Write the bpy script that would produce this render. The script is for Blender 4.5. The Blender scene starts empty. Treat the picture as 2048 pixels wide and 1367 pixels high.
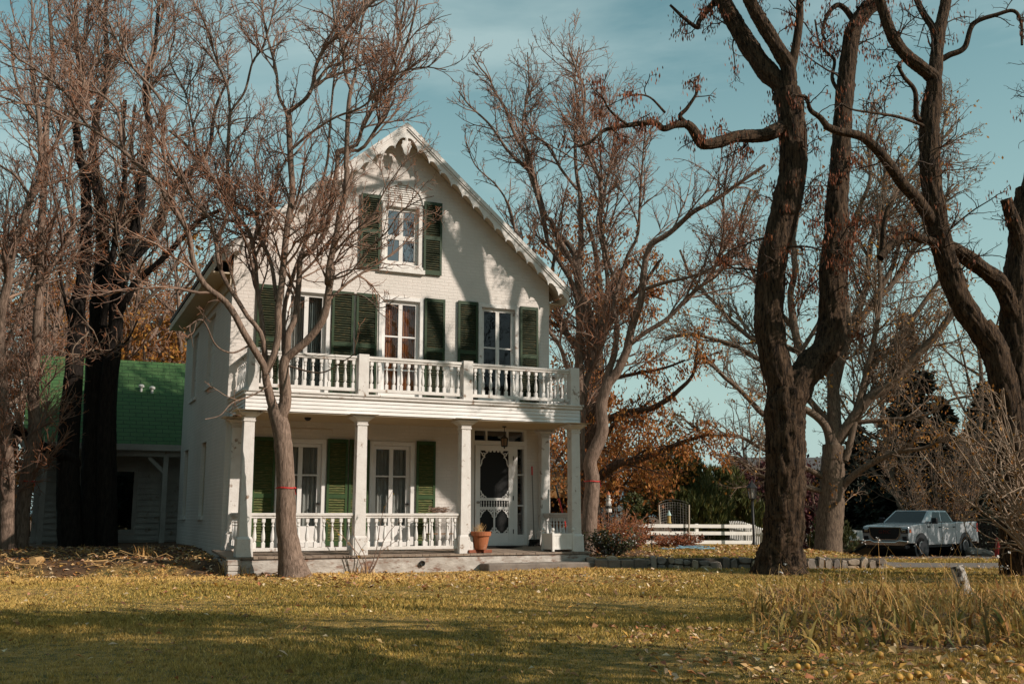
import bpy, math, random
import numpy as np
from mathutils import Matrix, Vector
rng = np.random.default_rng(7); random.seed(7)
S = bpy.context.scene
COL = S.collection
R = math.radians

# ---------------------------------------------------------------- camera, sky, sun, exposure
CZ = 1.12; F = 2050.0; PITCH = math.atan(345.5 / F)
cd = bpy.data.cameras.new("camera"); cam = bpy.data.objects.new("camera", cd); COL.objects.link(cam)
cam.location = (0, 0, CZ); cam.rotation_euler = (math.pi / 2 + PITCH, 0, 0)
cd.sensor_width = 36; cd.lens = 36 * F / 2048; cd.clip_end = 6000; cd.clip_start = .05
S.camera = cam
S.view_settings.view_transform = 'Standard'; S.view_settings.look = 'None'
S.view_settings.exposure = 0.0; S.view_settings.gamma = 1.0
SUN_EL = R(30.4)
w = bpy.data.worlds.new("World"); S.world = w; w.use_nodes = True
nt = w.node_tree; nt.nodes.clear()
def NN(nt, t, **k):
    n = nt.nodes.new(t)
    for a, b in k.items(): setattr(n, a, b)
    return n
out = NN(nt, 'ShaderNodeOutputWorld'); bg = NN(nt, 'ShaderNodeBackground')
sky = NN(nt, 'ShaderNodeTexSky', sky_type='NISHITA', sun_disc=False)
sky.sun_elevation = SUN_EL; sky.sun_rotation = R(114.4); sky.air_density = 1.2; sky.dust_density = 1.6; sky.ozone_density = 1.2
tc = NN(nt, 'ShaderNodeTexCoord'); mp = NN(nt, 'ShaderNodeMapping'); mp.inputs['Scale'].default_value = (1.2, 1.2, 5.0)
mp.inputs['Rotation'].default_value = (0.1, .25, 0)
nz = NN(nt, 'ShaderNodeTexNoise'); nz.inputs['Scale'].default_value = 1.7; nz.inputs['Detail'].default_value = 7; nz.inputs['Roughness'].default_value = .55
nz.inputs['Distortion'].default_value = .4
cr = NN(nt, 'ShaderNodeValToRGB'); cr.color_ramp.elements[0].position = .34; cr.color_ramp.elements[1].position = .66
tint = NN(nt, 'ShaderNodeMixRGB', blend_type='MULTIPLY'); tint.inputs[0].default_value = 1; tint.inputs[2].default_value = (.86, 1.30, 1.0, 1)
cl = NN(nt, 'ShaderNodeMixRGB', blend_type='MIX'); cl.inputs[2].default_value = (4.9, 6.4, 6.4, 1)
mm = NN(nt, 'ShaderNodeMath', operation='MULTIPLY'); mm.inputs[1].default_value = .72
L = nt.links.new
sx_ = NN(nt, 'ShaderNodeSeparateXYZ'); L(tc.outputs['Generated'], sx_.inputs[0]); hz = NN(nt, 'ShaderNodeMapRange'); hz.inputs[1].default_value = 0; hz.inputs[2].default_value = .52; hz.inputs[3].default_value = .92; hz.inputs[4].default_value = 0; L(sx_.outputs[2], hz.inputs[0])
mx_ = NN(nt, 'ShaderNodeMath', operation='MAXIMUM'); L(hz.outputs[0], mx_.inputs[0]); L(mm.outputs[0], mx_.inputs[1])
L(tc.outputs['Generated'], mp.inputs[0]); L(mp.outputs[0], nz.inputs[0]); L(nz.outputs[0], cr.inputs[0]); L(cr.outputs[0], mm.inputs[0])
dk = NN(nt, 'ShaderNodeMixRGB', blend_type='DARKEN'); dk.inputs[0].default_value = 1; dk.inputs[2].default_value = (5.6, 6.6, 6.6, 1)
L(sky.outputs[0], tint.inputs[1]); L(tint.outputs[0], dk.inputs[1]); L(dk.outputs[0], cl.inputs[1]); L(mx_.outputs[0], cl.inputs[0]); L(cl.outputs[0], bg.inputs[0])
bg.inputs[1].default_value = .1; L(bg.outputs[0], out.inputs[0])
HC, HS = math.cos(R(24.4)), math.sin(R(24.4))
def rot(x, y): return (HC * x - HS * y, HS * x + HC * y)
SX, SY = rot(-.877, 1.0); SUNV = Vector((SX, SY, -.78)).normalized()
sl = bpy.data.lights.new("sun", 'SUN'); sl.energy = 5.0; sl.angle = R(.53); sl.color = (1.0, .89, .78)
so = bpy.data.objects.new("sun", sl); COL.objects.link(so); so.rotation_euler = SUNV.to_track_quat('-Z', 'Y').to_euler(); so.location = (30, -20, 30)

# ---------------------------------------------------------------- placing helpers
H0 = (-5.058, 19.502); HR = R(24.4)
SP, CP = math.sin(PITCH), math.cos(PITCH)
def at(px, py, dep):
    a = (px - 1024) / F; b = (683.5 - py) / F
    y = CP - b * SP; z = SP + b * CP
    return np.array((a / y * dep, dep, CZ + z / y * dep))
def HW(x, y, z=0):
    a, b = rot(x, y); return np.array((H0[0] + a, H0[1] + b, z))
def sm(t): t = np.clip(t, 0, 1); return t * t * (3 - 2 * t)
def terrain(x, y):
    x = np.asarray(x, float); y = np.asarray(y, float)
    z = .012 * np.sin(x * .9 + y * .3) + .012 * np.sin(y * .7 - x * .4)
    left = sm((-x - 4.7) / 1.0) * (.25 * sm((y - 19.1) / 1.1) + .13 * sm((y - 20.6) / 4.5))
    lawn2 = sm((x - 1.2) / .5) * (1 - sm((x - 7.7) / .5)) * sm((y - 22.25) / .12) * .2
    right = sm((x - 7) / 3) * (-.03) * np.maximum(y - 24.5, 0)
    back = -.03 * np.maximum(y - 35, 0) * (1 - sm((x - 7) / 3))
    far = right + back
    far = np.maximum(far, -.8)
    return z + left + lawn2 + far
def gz(x, y): return float(terrain(x, y))
def ground_at(px, py, z=None):
    d = 10.0
    for _ in range(40):
        p = at(px, py, d); q = at(px, py, 1.0); s = (q[2] - CZ)
        zz = gz(p[0], p[1]); d = .5 * d + .5 * (zz - CZ) / s
    return at(px, py, d)

# ---------------------------------------------------------------- mesh helpers
def link(o, parent=None):
    COL.objects.link(o)
    if parent is not None: o.parent = parent
    return o
def tag(o, label=None, cat=None, group=None, kind=None):
    if label: o['label'] = label
    if cat: o['category'] = cat
    if group: o['group'] = group
    if kind: o['kind'] = kind
    return o
def thing(name, label, cat, loc=(0, 0, 0), rz=0, group=None):
    o = bpy.data.objects.new(name, None); o.location = [float(c) for c in loc]; o.rotation_euler = (0, 0, rz); o.empty_display_size = .2
    link(o); return tag(o, label, cat, group)
def raw(name, V, Fq, mat, parent=None, smooth=False, uv=None, att=None):
    """V (n,3); Fq list of index arrays, each (m,k) of equal sided faces"""
    me = bpy.data.meshes.new(name); V = np.asarray(V, np.float32)
    me.vertices.add(len(V)); me.vertices.foreach_set('co', V.ravel())
    Fq = [np.asarray(f, np.int32) for f in Fq if len(f)]
    loops = np.concatenate([f.ravel() for f in Fq]); sizes = np.concatenate([np.full(len(f), f.shape[1], np.int32) for f in Fq])
    me.loops.add(len(loops)); me.loops.foreach_set('vertex_index', loops)
    me.polygons.add(len(sizes)); st = np.zeros(len(sizes), np.int32); st[1:] = np.cumsum(sizes)[:-1]
    me.polygons.foreach_set('loop_start', st)
    me.polygons.foreach_set('use_smooth', np.full(len(sizes), bool(smooth)))
    if uv is not None:
        l = me.uv_layers.new(name='uv'); l.data.foreach_set('uv', np.asarray(uv, np.float32)[loops].ravel())
    if att is not None:
        for k, a in att.items():
            x = me.attributes.new(k, 'FLOAT', 'POINT'); x.data.foreach_set('value', np.asarray(a, np.float32))
    me.update(); me.validate()
    me.materials.append(mat)
    return link(bpy.data.objects.new(name, me), parent)
class MB:
    def __init__(s): s.v = []; s.f = []
    def add(s, v, f):
        b = len(s.v); s.v += [tuple(float(c) for c in p) for p in v]; s.f += [tuple(i + b for i in q) for q in f]; return s
    def box(s, x0, x1, y0, y1, z0, z1):
        return s.add([(x0, y0, z0), (x1, y0, z0), (x1, y1, z0), (x0, y1, z0), (x0, y0, z1), (x1, y0, z1), (x1, y1, z1), (x0, y1, z1)],
                     [(3, 2, 1, 0), (4, 5, 6, 7), (0, 1, 5, 4), (1, 2, 6, 5), (2, 3, 7, 6), (3, 0, 4, 7)])
    def bar(s, a, b, w, h, up=(0, 0, 1)):
        a, b, up = Vector(a), Vector(b), Vector(up); d = (b - a).normalized(); x = d.cross(up).normalized(); u = x.cross(d)
        v = [p + x * i * w / 2 + u * j * h / 2 for p in (a, b) for i, j in ((-1, -1), (1, -1), (1, 1), (-1, 1))]
        return s.add(v, [(3, 2, 1, 0), (4, 5, 6, 7), (0, 1, 5, 4), (1, 2, 6, 5), (2, 3, 7, 6), (3, 0, 4, 7)])
    def frustum(s, cx, cy, z0, z1, w0, w1, d0=None, d1=None):
        d0 = d0 or w0; d1 = d1 or w1; v = []
        for z, a, b in ((z0, w0 / 2, d0 / 2), (z1, w1 / 2, d1 / 2)):
            v += [(cx - a, cy - b, z), (cx + a, cy - b, z), (cx + a, cy + b, z), (cx - a, cy + b, z)]
        return s.add(v, [(3, 2, 1, 0), (4, 5, 6, 7), (0, 1, 5, 4), (1, 2, 6, 5), (2, 3, 7, 6), (3, 0, 4, 7)])
    def prism(s, poly, axis, a0, a1):
        """poly of 2-D points in the two other axes in order (xz for axis y, yz for axis x, xy for axis z)"""
        def P(p, a):
            return {'y': (p[0], a, p[1]), 'x': (a, p[0], p[1]), 'z': (p[0], p[1], a)}[axis]
        n = len(poly); v = [P(p, a0) for p in poly] + [P(p, a1) for p in poly]
        return s.add(v, [tuple(range(n)), tuple(range(2 * n - 1, n - 1, -1))] + [(i, (i + n), (i + 1) % n + n, (i + 1) % n) for i in range(n)])
    def lathe(s, prof, c=(0, 0, 0), n=12, axis='z', cap=True, rx=1, ry=1):
        v = []
        for r, z in prof:
            for k in range(n):
                a = 2 * math.pi * k / n; p = (r * math.cos(a) * rx, r * math.sin(a) * ry, z)
                if axis == 'y': p = (p[0], p[2], p[1])
                if axis == 'x': p = (p[2], p[0], p[1])
                v.append((c[0] + p[0], c[1] + p[1], c[2] + p[2]))
        f = [(i * n + k, i * n + (k + 1) % n, (i + 1) * n + (k + 1) % n, (i + 1) * n + k) for i in range(len(prof) - 1) for k in range(n)]
        if cap: f += [tuple(range(n - 1, -1, -1)), tuple(range((len(prof) - 1) * n, len(prof) * n))]
        return s.add(v, f)
    def tube(s, pts, rad, n=8, cap=True):
        pts = np.asarray(pts, float); rad = np.full(len(pts), rad) if np.isscalar(rad) else np.asarray(rad)
        V, Q, _ = tubes(pts[None], rad[None], n); b = len(s.v)
        s.add(V, [tuple(q) for q in Q])
        if cap: s.f += [tuple(b + i for i in range(n - 1, -1, -1)), tuple(b + (len(pts) - 1) * n + i for i in range(n))]
        return s
    def sheet(s, fn, nu, nv):
        v = [fn(i / nu, j / nv) for j in range(nv + 1) for i in range(nu + 1)]
        return s.add(v, [(j * (nu + 1) + i, j * (nu + 1) + i + 1, (j + 1) * (nu + 1) + i + 1, (j + 1) * (nu + 1) + i) for j in range(nv) for i in range(nu)])
    def jitter(s, a):
        s.v = [tuple(c + random.uniform(-a, a) for c in p) for p in s.v]; return s
    def build(s, name, mat, parent=None, smooth=False, bevel=0, loc=None):
        me = bpy.data.meshes.new(name); me.from_pydata(s.v, [], s.f); me.update()
        if smooth: me.polygons.foreach_set('use_smooth', [True] * len(me.polygons))
        me.materials.append(mat); o = link(bpy.data.objects.new(name, me), parent)
        if loc is not None: o.location = [float(c) for c in loc]
        if bevel:
            m = o.modifiers.new('bevel', 'BEVEL'); m.width = bevel; m.segments = 2; m.limit_method = 'ANGLE'
        return o
def nrm(v): return v / np.maximum(np.linalg.norm(v, axis=-1, keepdims=True), 1e-9)
def tubes(P, Rr, n):
    """P (N,K,3), Rr (N,K) -> verts, quads, uv"""
    N, K = Rr.shape
    T = nrm(np.gradient(P, axis=1)); ref = np.zeros_like(T); d = nrm(P[:, -1:] - P[:, :1])
    ref[:] = np.where(np.abs(d[..., 2:3]) > .7, np.array([1., 0, 0]), np.array([0, 0, 1.]))
    A = nrm(np.cross(T, ref)); B = np.cross(T, A)
    a = np.arange(n) * 2 * math.pi / n
    V = P[:, :, None] + Rr[:, :, None, None] * (A[:, :, None] * np.cos(a)[None, None, :, None] + B[:, :, None] * np.sin(a)[None, None, :, None])
    i = np.arange(N)[:, None, None] * K * n + np.arange(K - 1)[None, :, None] * n; k = np.arange(n); k2 = (k + 1) % n
    Q = np.stack([i + k, i + k2, i + n + k2, i + n + k], -1).reshape(-1, 4)
    ln = np.concatenate([np.zeros((N, 1)), np.cumsum(np.linalg.norm(np.diff(P, axis=1), axis=-1), 1)], 1)
    UV = np.stack([np.broadcast_to(a[None, None] / (2 * math.pi), (N, K, n)), np.broadcast_to(ln[:, :, None], (N, K, n))], -1)
    return V.reshape(-1, 3), Q, UV.reshape(-1, 2)
def resample(pts, vals, K):
    """smooth resampling (Catmull-Rom) of points and values to K samples"""
    pts = np.asarray(pts, float); n = len(pts); vals = np.asarray(vals, float)
    d = np.concatenate([[0], np.cumsum(np.linalg.norm(np.diff(pts, axis=0), axis=1) + 1e-6)]); u = np.linspace(0, d[-1], K)
    e = np.vstack([2 * pts[0] - pts[1], pts, 2 * pts[-1] - pts[-2]]); o = np.zeros((K, 3))
    for q, x in enumerate(u):
        i = min(np.searchsorted(d, x, 'right') - 1, n - 2); t = (x - d[i]) / (d[i + 1] - d[i]); p0, p1, p2, p3 = e[i:i + 4]
        o[q] = .5 * (2 * p1 + (p2 - p0) * t + (2 * p0 - 5 * p1 + 4 * p2 - p3) * t * t + (3 * p1 - p0 - 3 * p2 + p3) * t ** 3)
    return o, np.interp(u, d, vals)

# ---------------------------------------------------------------- materials
def material(name, base, rough=.7, var=None, vscale=4.0, bump=0, bscale=30.0, stretch=(1, 1, 1), spec=.3, island=None, metal=0, coords='Object',
             stain=None, sscale=2.0, srange=(.5, .7), trans=0, sub=0):
    """base and var mixed by noise; island = second colour mixed by random per island; stain = colour mixed by thresholded noise"""
    m = bpy.data.materials.new(name); m.use_nodes = True; t = m.node_tree; b = t.nodes['Principled BSDF']; Lk = t.links.new
    b.inputs['Roughness'].default_value = rough; b.inputs['Metallic'].default_value = metal; b.inputs['Specular IOR Level'].default_value = spec
    tc = NN(t, 'ShaderNodeTexCoord'); mp = NN(t, 'ShaderNodeMapping'); mp.inputs['Scale'].default_value = stretch
    Lk(tc.outputs[coords], mp.inputs[0]); c = NN(t, 'ShaderNodeRGB'); c.outputs[0].default_value = (*base, 1); col = c.outputs[0]
    def noise(sc, det=5, r=.6):
        n = NN(t, 'ShaderNodeTexNoise'); n.inputs['Scale'].default_value = sc; n.inputs['Detail'].default_value = det; n.inputs['Roughness'].default_value = r
        Lk(mp.outputs[0], n.inputs[0]); return n.outputs[0]
    def ramp(src, lo, hi):
        r = NN(t, 'ShaderNodeValToRGB'); r.color_ramp.elements[0].position = lo; r.color_ramp.elements[1].position = hi; Lk(src, r.inputs[0]); return r.outputs[0]
    def mix(f, a, bcol):
        x = NN(t, 'ShaderNodeMixRGB'); Lk(f, x.inputs[0]); Lk(a, x.inputs[1])
        if isinstance(bcol, tuple): x.inputs[2].default_value = (*bcol, 1)
        else: Lk(bcol, x.inputs[2])
        return x.outputs[0]
    if var: col = mix(ramp(noise(vscale), .3, .7), col, var)
    if island:
        g = NN(t, 'ShaderNodeNewGeometry')
        cr = NN(t, 'ShaderNodeValToRGB'); e = cr.color_ramp.elements
        cs = island; e[0].color = (*cs[0], 1); e[0].position = 0; e[1].color = (*cs[-1], 1); e[1].position = 1
        for i, q in enumerate(cs[1:-1]): x = e.new((i + 1) / (len(cs) - 1)); x.color = (*q, 1)
        Lk(g.outputs['Random Per Island'], cr.inputs[0]); col = cr.outputs[0]
        if var: col = mix(ramp(noise(vscale), .45, .75), col, var)
    if stain: col = mix(ramp(noise(sscale, 8, .65), *srange), col, stain)
    Lk(col, b.inputs['Base Color'])
    if bump:
        bp = NN(t, 'ShaderNodeBump'); bp.inputs['Strength'].default_value = bump; bp.inputs['Distance'].default_value = .02
        Lk(noise(bscale, 6), bp.inputs['Height']); Lk(bp.outputs[0], b.inputs['Normal'])
    if trans:
        b.inputs['Transmission Weight'].default_value = 0
        o = t.nodes['Material Output']; tr = NN(t, 'ShaderNodeBsdfTranslucent'); Lk(col, tr.inputs[0]); ms = NN(t, 'ShaderNodeMixShader'); ms.inputs[0].default_value = trans
        Lk(b.outputs[0], ms.inputs[1]); Lk(tr.outputs[0], ms.inputs[2]); Lk(ms.outputs[0], o.inputs[0])
    m['_'] = 1
    return m
def brick(name, base, mortar, rowh=.075, bw=.22, strength=.5, stain=None, off=.5, msize=.012, srange=(.62, .75), sscale=1.3, vary=None, horiz='xy', second=None):
    m = material(name, base, .75, var=vary, vscale=2.2, stain=stain, sscale=sscale, srange=srange); t = m.node_tree; Lk = t.links.new; b = t.nodes['Principled BSDF']
    tc = NN(t, 'ShaderNodeTexCoord'); sp = NN(t, 'ShaderNodeSeparateXYZ'); Lk(tc.outputs['Object'], sp.inputs[0])
    ad = NN(t, 'ShaderNodeMath', operation='ADD'); Lk(sp.outputs[0], ad.inputs[0]); Lk(sp.outputs[1], ad.inputs[1])
    cb = NN(t, 'ShaderNodeCombineXYZ'); Lk(ad.outputs[0] if horiz == 'xy' else sp.outputs[0], cb.inputs[0]); Lk(sp.outputs[2], cb.inputs[1])
    br = NN(t, 'ShaderNodeTexBrick'); br.offset = off; br.inputs['Scale'].default_value = 1; br.inputs['Mortar Size'].default_value = msize; br.inputs['Mortar Smooth'].default_value = .4
    br.inputs['Brick Width'].default_value = bw; br.inputs['Row Height'].default_value = rowh; Lk(cb.outputs[0], br.inputs[0])
    src = b.inputs['Base Color'].links[0].from_socket
    if second:
        br.inputs['Color1'].default_value = (0, 0, 0, 1); br.inputs['Color2'].default_value = (1, 1, 1, 1); br.inputs['Mortar'].default_value = (.5, .5, .5, 1)
        x0 = NN(t, 'ShaderNodeMixRGB'); Lk(br.outputs['Color'], x0.inputs[0]); Lk(src, x0.inputs[1]); x0.inputs[2].default_value = (*second, 1); src = x0.outputs[0]
    x = NN(t, 'ShaderNodeMixRGB'); Lk(br.outputs['Fac'], x.inputs[0]); Lk(src, x.inputs[1]); x.inputs[2].default_value = (*mortar, 1); Lk(x.outputs[0], b.inputs['Base Color'])
    n = NN(t, 'ShaderNodeTexNoise'); n.inputs['Scale'].default_value = 14; n.inputs['Detail'].default_value = 6; Lk(tc.outputs['Object'], n.inputs[0])
    su = NN(t, 'ShaderNodeMath', operation='MULTIPLY_ADD'); Lk(br.outputs['Fac'], su.inputs[0]); su.inputs[1].default_value = -.7; Lk(n.outputs[0], su.inputs[2])
    bp = NN(t, 'ShaderNodeBump'); bp.inputs['Strength'].default_value = strength; bp.inputs['Distance'].default_value = .012; Lk(su.outputs[0], bp.inputs['Height']); Lk(bp.outputs[0], b.inputs['Normal'])
    return m
def bark(name, base, dark, scale=1.0, strength=1.0, uv=True, light=None):
    """furrowed bark: stretched noise along the limb (uv: u round, v metres along)"""
    m = bpy.data.materials.new(name); m.use_nodes = True; t = m.node_tree; b = t.nodes['Principled BSDF']; Lk = t.links.new
    b.inputs['Roughness'].default_value = .9; b.inputs['Specular IOR Level'].default_value = .15
    tc = NN(t, 'ShaderNodeTexCoord'); mp = NN(t, 'ShaderNodeMapping')
    mp.inputs['Scale'].default_value = (9 * scale, 9 * scale, 1.7 * scale); Lk(tc.outputs['Object'], mp.inputs[0])
    n = NN(t, 'ShaderNodeTexNoise'); n.inputs['Scale'].default_value = 2.2; n.inputs['Detail'].default_value = 7; n.inputs['Roughness'].default_value = .65; n.inputs['Distortion'].default_value = .8
    Lk(mp.outputs[0], n.inputs[0])
    r = NN(t, 'ShaderNodeValToRGB'); e = r.color_ramp.elements; e[0].position = .38; e[0].color = (*dark, 1); e[1].position = .62; e[1].color = (*base, 1)
    Lk(n.outputs[0], r.inputs[0]); col = r.outputs[0]
    if light:
        n2 = NN(t, 'ShaderNodeTexNoise'); n2.inputs['Scale'].default_value = 1.6; n2.inputs['Detail'].default_value = 4; Lk(tc.outputs['Object'], n2.inputs[0])
        x = NN(t, 'ShaderNodeMixRGB'); x.inputs[2].default_value = (*light, 1); Lk(col, x.inputs[1])
        r2 = NN(t, 'ShaderNodeValToRGB'); r2.color_ramp.elements[0].position = .5; r2.color_ramp.elements[1].position = .7; Lk(n2.outputs[0], r2.inputs[0]); Lk(r2.outputs[0], x.inputs[0]); col = x.outputs[0]
    Lk(col, b.inputs['Base Color'])
    bp = NN(t, 'ShaderNodeBump'); bp.inputs['Strength'].default_value = strength; bp.inputs['Distance'].default_value = .05 / scale; Lk(n.outputs[0], bp.inputs['Height']); Lk(bp.outputs[0], b.inputs['Normal'])
    return m
def glass(name, tint=(.88, .90, .90), refl=.02, dark=0.0):
    m = bpy.data.materials.new(name); m.use_nodes = True; t = m.node_tree; t.nodes.clear(); Lk = t.links.new
    o = NN(t, 'ShaderNodeOutputMaterial'); tr = NN(t, 'ShaderNodeBsdfTransparent'); tr.inputs[0].default_value = (*tint, 1)
    g = NN(t, 'ShaderNodeBsdfGlossy'); g.inputs['Roughness'].default_value = .02; g.inputs[0].default_value = (.95, .97, 1, 1)
    fr = NN(t, 'ShaderNodeLayerWeight'); fr.inputs[0].default_value = .35; ad = NN(t, 'ShaderNodeMath', operation='MULTIPLY_ADD'); ad.inputs[1].default_value = .28; ad.inputs[2].default_value = refl; Lk(fr.outputs['Facing'], ad.inputs[0])
    tc = NN(t, 'ShaderNodeTexCoord'); n = NN(t, 'ShaderNodeTexNoise'); n.inputs['Scale'].default_value = 3; bp = NN(t, 'ShaderNodeBump'); bp.inputs['Strength'].default_value = .08; bp.inputs['Distance'].default_value = .02
    Lk(tc.outputs['Object'], n.inputs[0]); Lk(n.outputs[0], bp.inputs['Height']); Lk(bp.outputs[0], g.inputs['Normal'])
    mx = NN(t, 'ShaderNodeMixShader'); Lk(ad.outputs[0], mx.inputs[0]); Lk(tr.outputs[0], mx.inputs[1]); Lk(g.outputs[0], mx.inputs[2]); Lk(mx.outputs[0], o.inputs[0])
    return m
M = {}
M['brickwhite'] = brick('white_brick', (.68, .62, .575), (.61, .555, .51), strength=.45, vary=(.58, .54, .495), stain=(.36, .27, .21), srange=(.70, .78), sscale=2.4)
M['white'] = material('white_paint', (.74, .715, .69), .55, var=(.66, .63, .60), vscale=3, stain=(.30, .24, .19), sscale=6, srange=(.68, .74), bump=.15, bscale=40)
M['oldwhite'] = material('peeling_white_paint', (.70, .67, .635), .65, var=(.60, .56, .52), vscale=5, stain=(.25, .17, .12), sscale=6, srange=(.595, .67), bump=.35, bscale=35, stretch=(1, 1, 1))
M['cream'] = material('cream_paint', (.60, .50, .38), .6, var=(.54, .45, .34), vscale=2, bump=.1)
M['green'] = material('green_shutter_paint', (.012, .032, .011), .5, var=(.022, .045, .014), vscale=5, stain=(.07, .06, .022), sscale=11, srange=(.60, .72), spec=.3)
M['louver'] = material('weathered_glint_louvers', (.026, .029, .011), .6, var=(.013, .022, .009), vscale=7, stain=(.15, .095, .035), sscale=9, srange=(.55, .70), spec=.3, stretch=(1, 1, 9))  # golden streaks paint sun glints onto the dark weathered slats
M['green_low'] = material('lit_green_paint', (.024, .056, .016), .5, var=(.036, .074, .02), vscale=5, stain=(.12, .10, .03), sscale=9, srange=(.6, .7), spec=.3)  # lighter copy for the lower shutters, their sunlit look put into the colour
M['louver_low'] = material('lit_louver_paint', (.085, .098, .028), .6, var=(.045, .07, .02), vscale=6, stain=(.26, .20, .08), sscale=9, srange=(.52, .68), stretch=(1, 1, 9))  # lower slats lightened the same way, sunlight included in the paint
M['foundation'] = material('whitewashed_stone', (.56, .52, .47), .85, var=(.30, .25, .21), vscale=3.0, bump=1.0, bscale=7, stain=(.20, .11, .075), sscale=3.4, srange=(.53, .63), stretch=(1, 1, 2.4))
M['deck'] = material('porch_boards', (.30, .23, .17), .8, var=(.20, .15, .12), vscale=5, stretch=(1, 8, 1), bump=.3, bscale=12)
M['concrete'] = material('old_concrete', (.24, .20, .165), .9, var=(.16, .13, .11), vscale=4, bump=.5, bscale=25, stain=(.09, .075, .065), sscale=3, srange=(.55, .72))
M['roofbrown'] = material('weathered_shingles', (.19, .15, .13), .85, var=(.11, .09, .08), vscale=8, stretch=(1, 1, 6), bump=.6, bscale=10)
M['roofgreen'] = brick('green_shingles', (.042, .088, .030), (.02, .044, .015), rowh=.12, bw=.34, strength=.9, vary=(.065, .13, .042), msize=.010, second=(.042, .105, .032), horiz='x')
M['glass'] = glass('window_glass'); M['darkglass'] = glass('attic_glass', (.30, .33, .35), .22)
M['deepglass'] = glass('dim_glass', (.35, .36, .36), .015)
M['screen'] = material('door_screen', (.012, .012, .012), .8, bump=.1, bscale=300)
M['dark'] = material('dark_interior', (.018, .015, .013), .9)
M['orangecurtain'] = material('orange_curtain', (.66, .27, .09), .85, var=(.54, .20, .065), vscale=2, trans=.25)
M['paleccurtain'] = material('sheer_curtain', (.56, .53, .49), .9, var=(.42, .40, .37), vscale=3, trans=.2)
M['tealcurtain'] = material('grey_curtain', (.22, .25, .24), .9, var=(.14, .16, .155), vscale=3)
M['metal'] = material('worn_metal', (.25, .22, .19), .35, metal=.9, spec=.5)
M['black'] = material('black_iron', (.016, .015, .014), .5)
M['terracotta'] = material('terracotta', (.40, .135, .055), .8, var=(.32, .11, .05), vscale=6, stain=(.45, .30, .22), sscale=5, srange=(.58, .75), bump=.15)
M['redbrick'] = material('red_brick', (.28, .09, .05), .9, var=(.20, .07, .04), vscale=8, bump=.4)
M['red'] = material('red_plastic', (.55, .03, .02), .45); M['ribbon'] = material('red_ribbon', (.50, .04, .035), .6)
M['conered'] = material('cone_plastic', (.30, .022, .016), .5)
M['greenwhite'] = material('siding_white', (.40, .37, .34), .7, var=(.30, .275, .25), vscale=3, stain=(.2, .15, .11), sscale=4, srange=(.6, .7), bump=.2)
M['wood'] = material('brown_wood', (.24, .13, .06), .8, var=(.15, .08, .04), vscale=6, stretch=(1, 8, 8), bump=.3)
M['shake'] = material('orange_brown_shakes', (.36, .20, .08), .85, var=(.22, .12, .05), vscale=6, stretch=(6, 1, 1), bump=.6, bscale=12)  # the shakes' own orange-brown
M['fencewhite'] = material('fence_white', (.76, .74, .70), .6, var=(.66, .63, .58), vscale=5)
M['darkfence'] = material('dark_fence_boards', (.035, .026, .02), .9, var=(.02, .016, .013), vscale=5)
M['stone'] = material('field_stone', (.26, .21, .165), .9, var=(.15, .125, .105), vscale=3, bump=.6, bscale=12, island=[(.44, .36, .28), (.22, .19, .17), (.50, .38, .26), (.30, .25, .21), (.17, .15, .14)])
M['soilmortar'] = material('wall_mortar', (.09, .075, .06), .95, bump=.5)
M['hose'] = material('blue_hose', (.16, .29, .36), .5)
M['wire'] = material('galvanised_wire', (.20, .185, .165), .6, metal=.2)
M['gravel'] = material('gravel', (.20, .165, .14), .95, var=(.11, .09, .075), vscale=16, bump=1.0, bscale=40)
M['straw'] = material('dried_plant', (.42, .26, .11), .9)
# barks
M['bark_grey'] = bark('greybrown_bark', (.27, .19, .145), (.11, .075, .056), 1.5, .7)
M['bark_crown'] = material('limb_bark', (0, 0, 0), .85, island=[(.27, .18, .135), (.15, .10, .078), (.34, .22, .155), (.20, .125, .09)], var=(.14, .09, .07), vscale=7, bump=.3, bscale=30)
M['twig'] = material('reddish_twigs', (0, 0, 0), .8, island=[(.11, .07, .055), (.40, .15, .07), (.20, .115, .085), (.52, .20, .08), (.15, .09, .07), (.30, .18, .13)])
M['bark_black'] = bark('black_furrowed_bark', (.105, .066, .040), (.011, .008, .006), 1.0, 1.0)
M['twig_dark'] = material('dark_twigs', (.04, .028, .022), .9, var=(.07, .045, .03), vscale=2)
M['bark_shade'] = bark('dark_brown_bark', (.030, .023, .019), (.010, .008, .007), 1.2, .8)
M['bark_pale'] = bark('pale_bark', (.19, .135, .095), (.075, .053, .040), 1.2, .8)
M['twig_pale'] = material('pale_twigs', (.24, .165, .115), .85, var=(.12, .085, .06), vscale=1.2)
M['twig_light'] = material('light_twigs', (.36, .26, .18), .85, var=(.2, .14, .10), vscale=1.2)
M['bark_mid'] = bark('brown_bark', (.13, .09, .065), (.045, .032, .025), 1.0, .9)
M['leaf_orange'] = material('orange_leaves', (0, 0, 0), .7, island=[(.30, .10, .03), (.42, .16, .035), (.24, .075, .025), (.46, .22, .05), (.20, .07, .03)], trans=.35)
M['leaf_gold'] = material('golden_leaves', (0, 0, 0), .7, island=[(.42, .19, .035), (.30, .11, .03), (.50, .26, .05), (.24, .09, .03)], trans=.35)
M['leaf_rust'] = material('rust_pods', (0, 0, 0), .7, island=[(.16, .045, .02), (.26, .075, .025), (.10, .03, .018), (.34, .11, .03)], trans=.2)
M['leaf_maroon'] = material('maroon_leaves', (0, 0, 0), .7, island=[(.05, .012, .014), (.08, .016, .016), (.035, .012, .012)], trans=.2)
M['leaf_green'] = material('dark_green_leaves', (0, 0, 0), .6, island=[(.045, .06, .02), (.075, .08, .022), (.03, .042, .018), (.12, .095, .025)], trans=.15)
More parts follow.
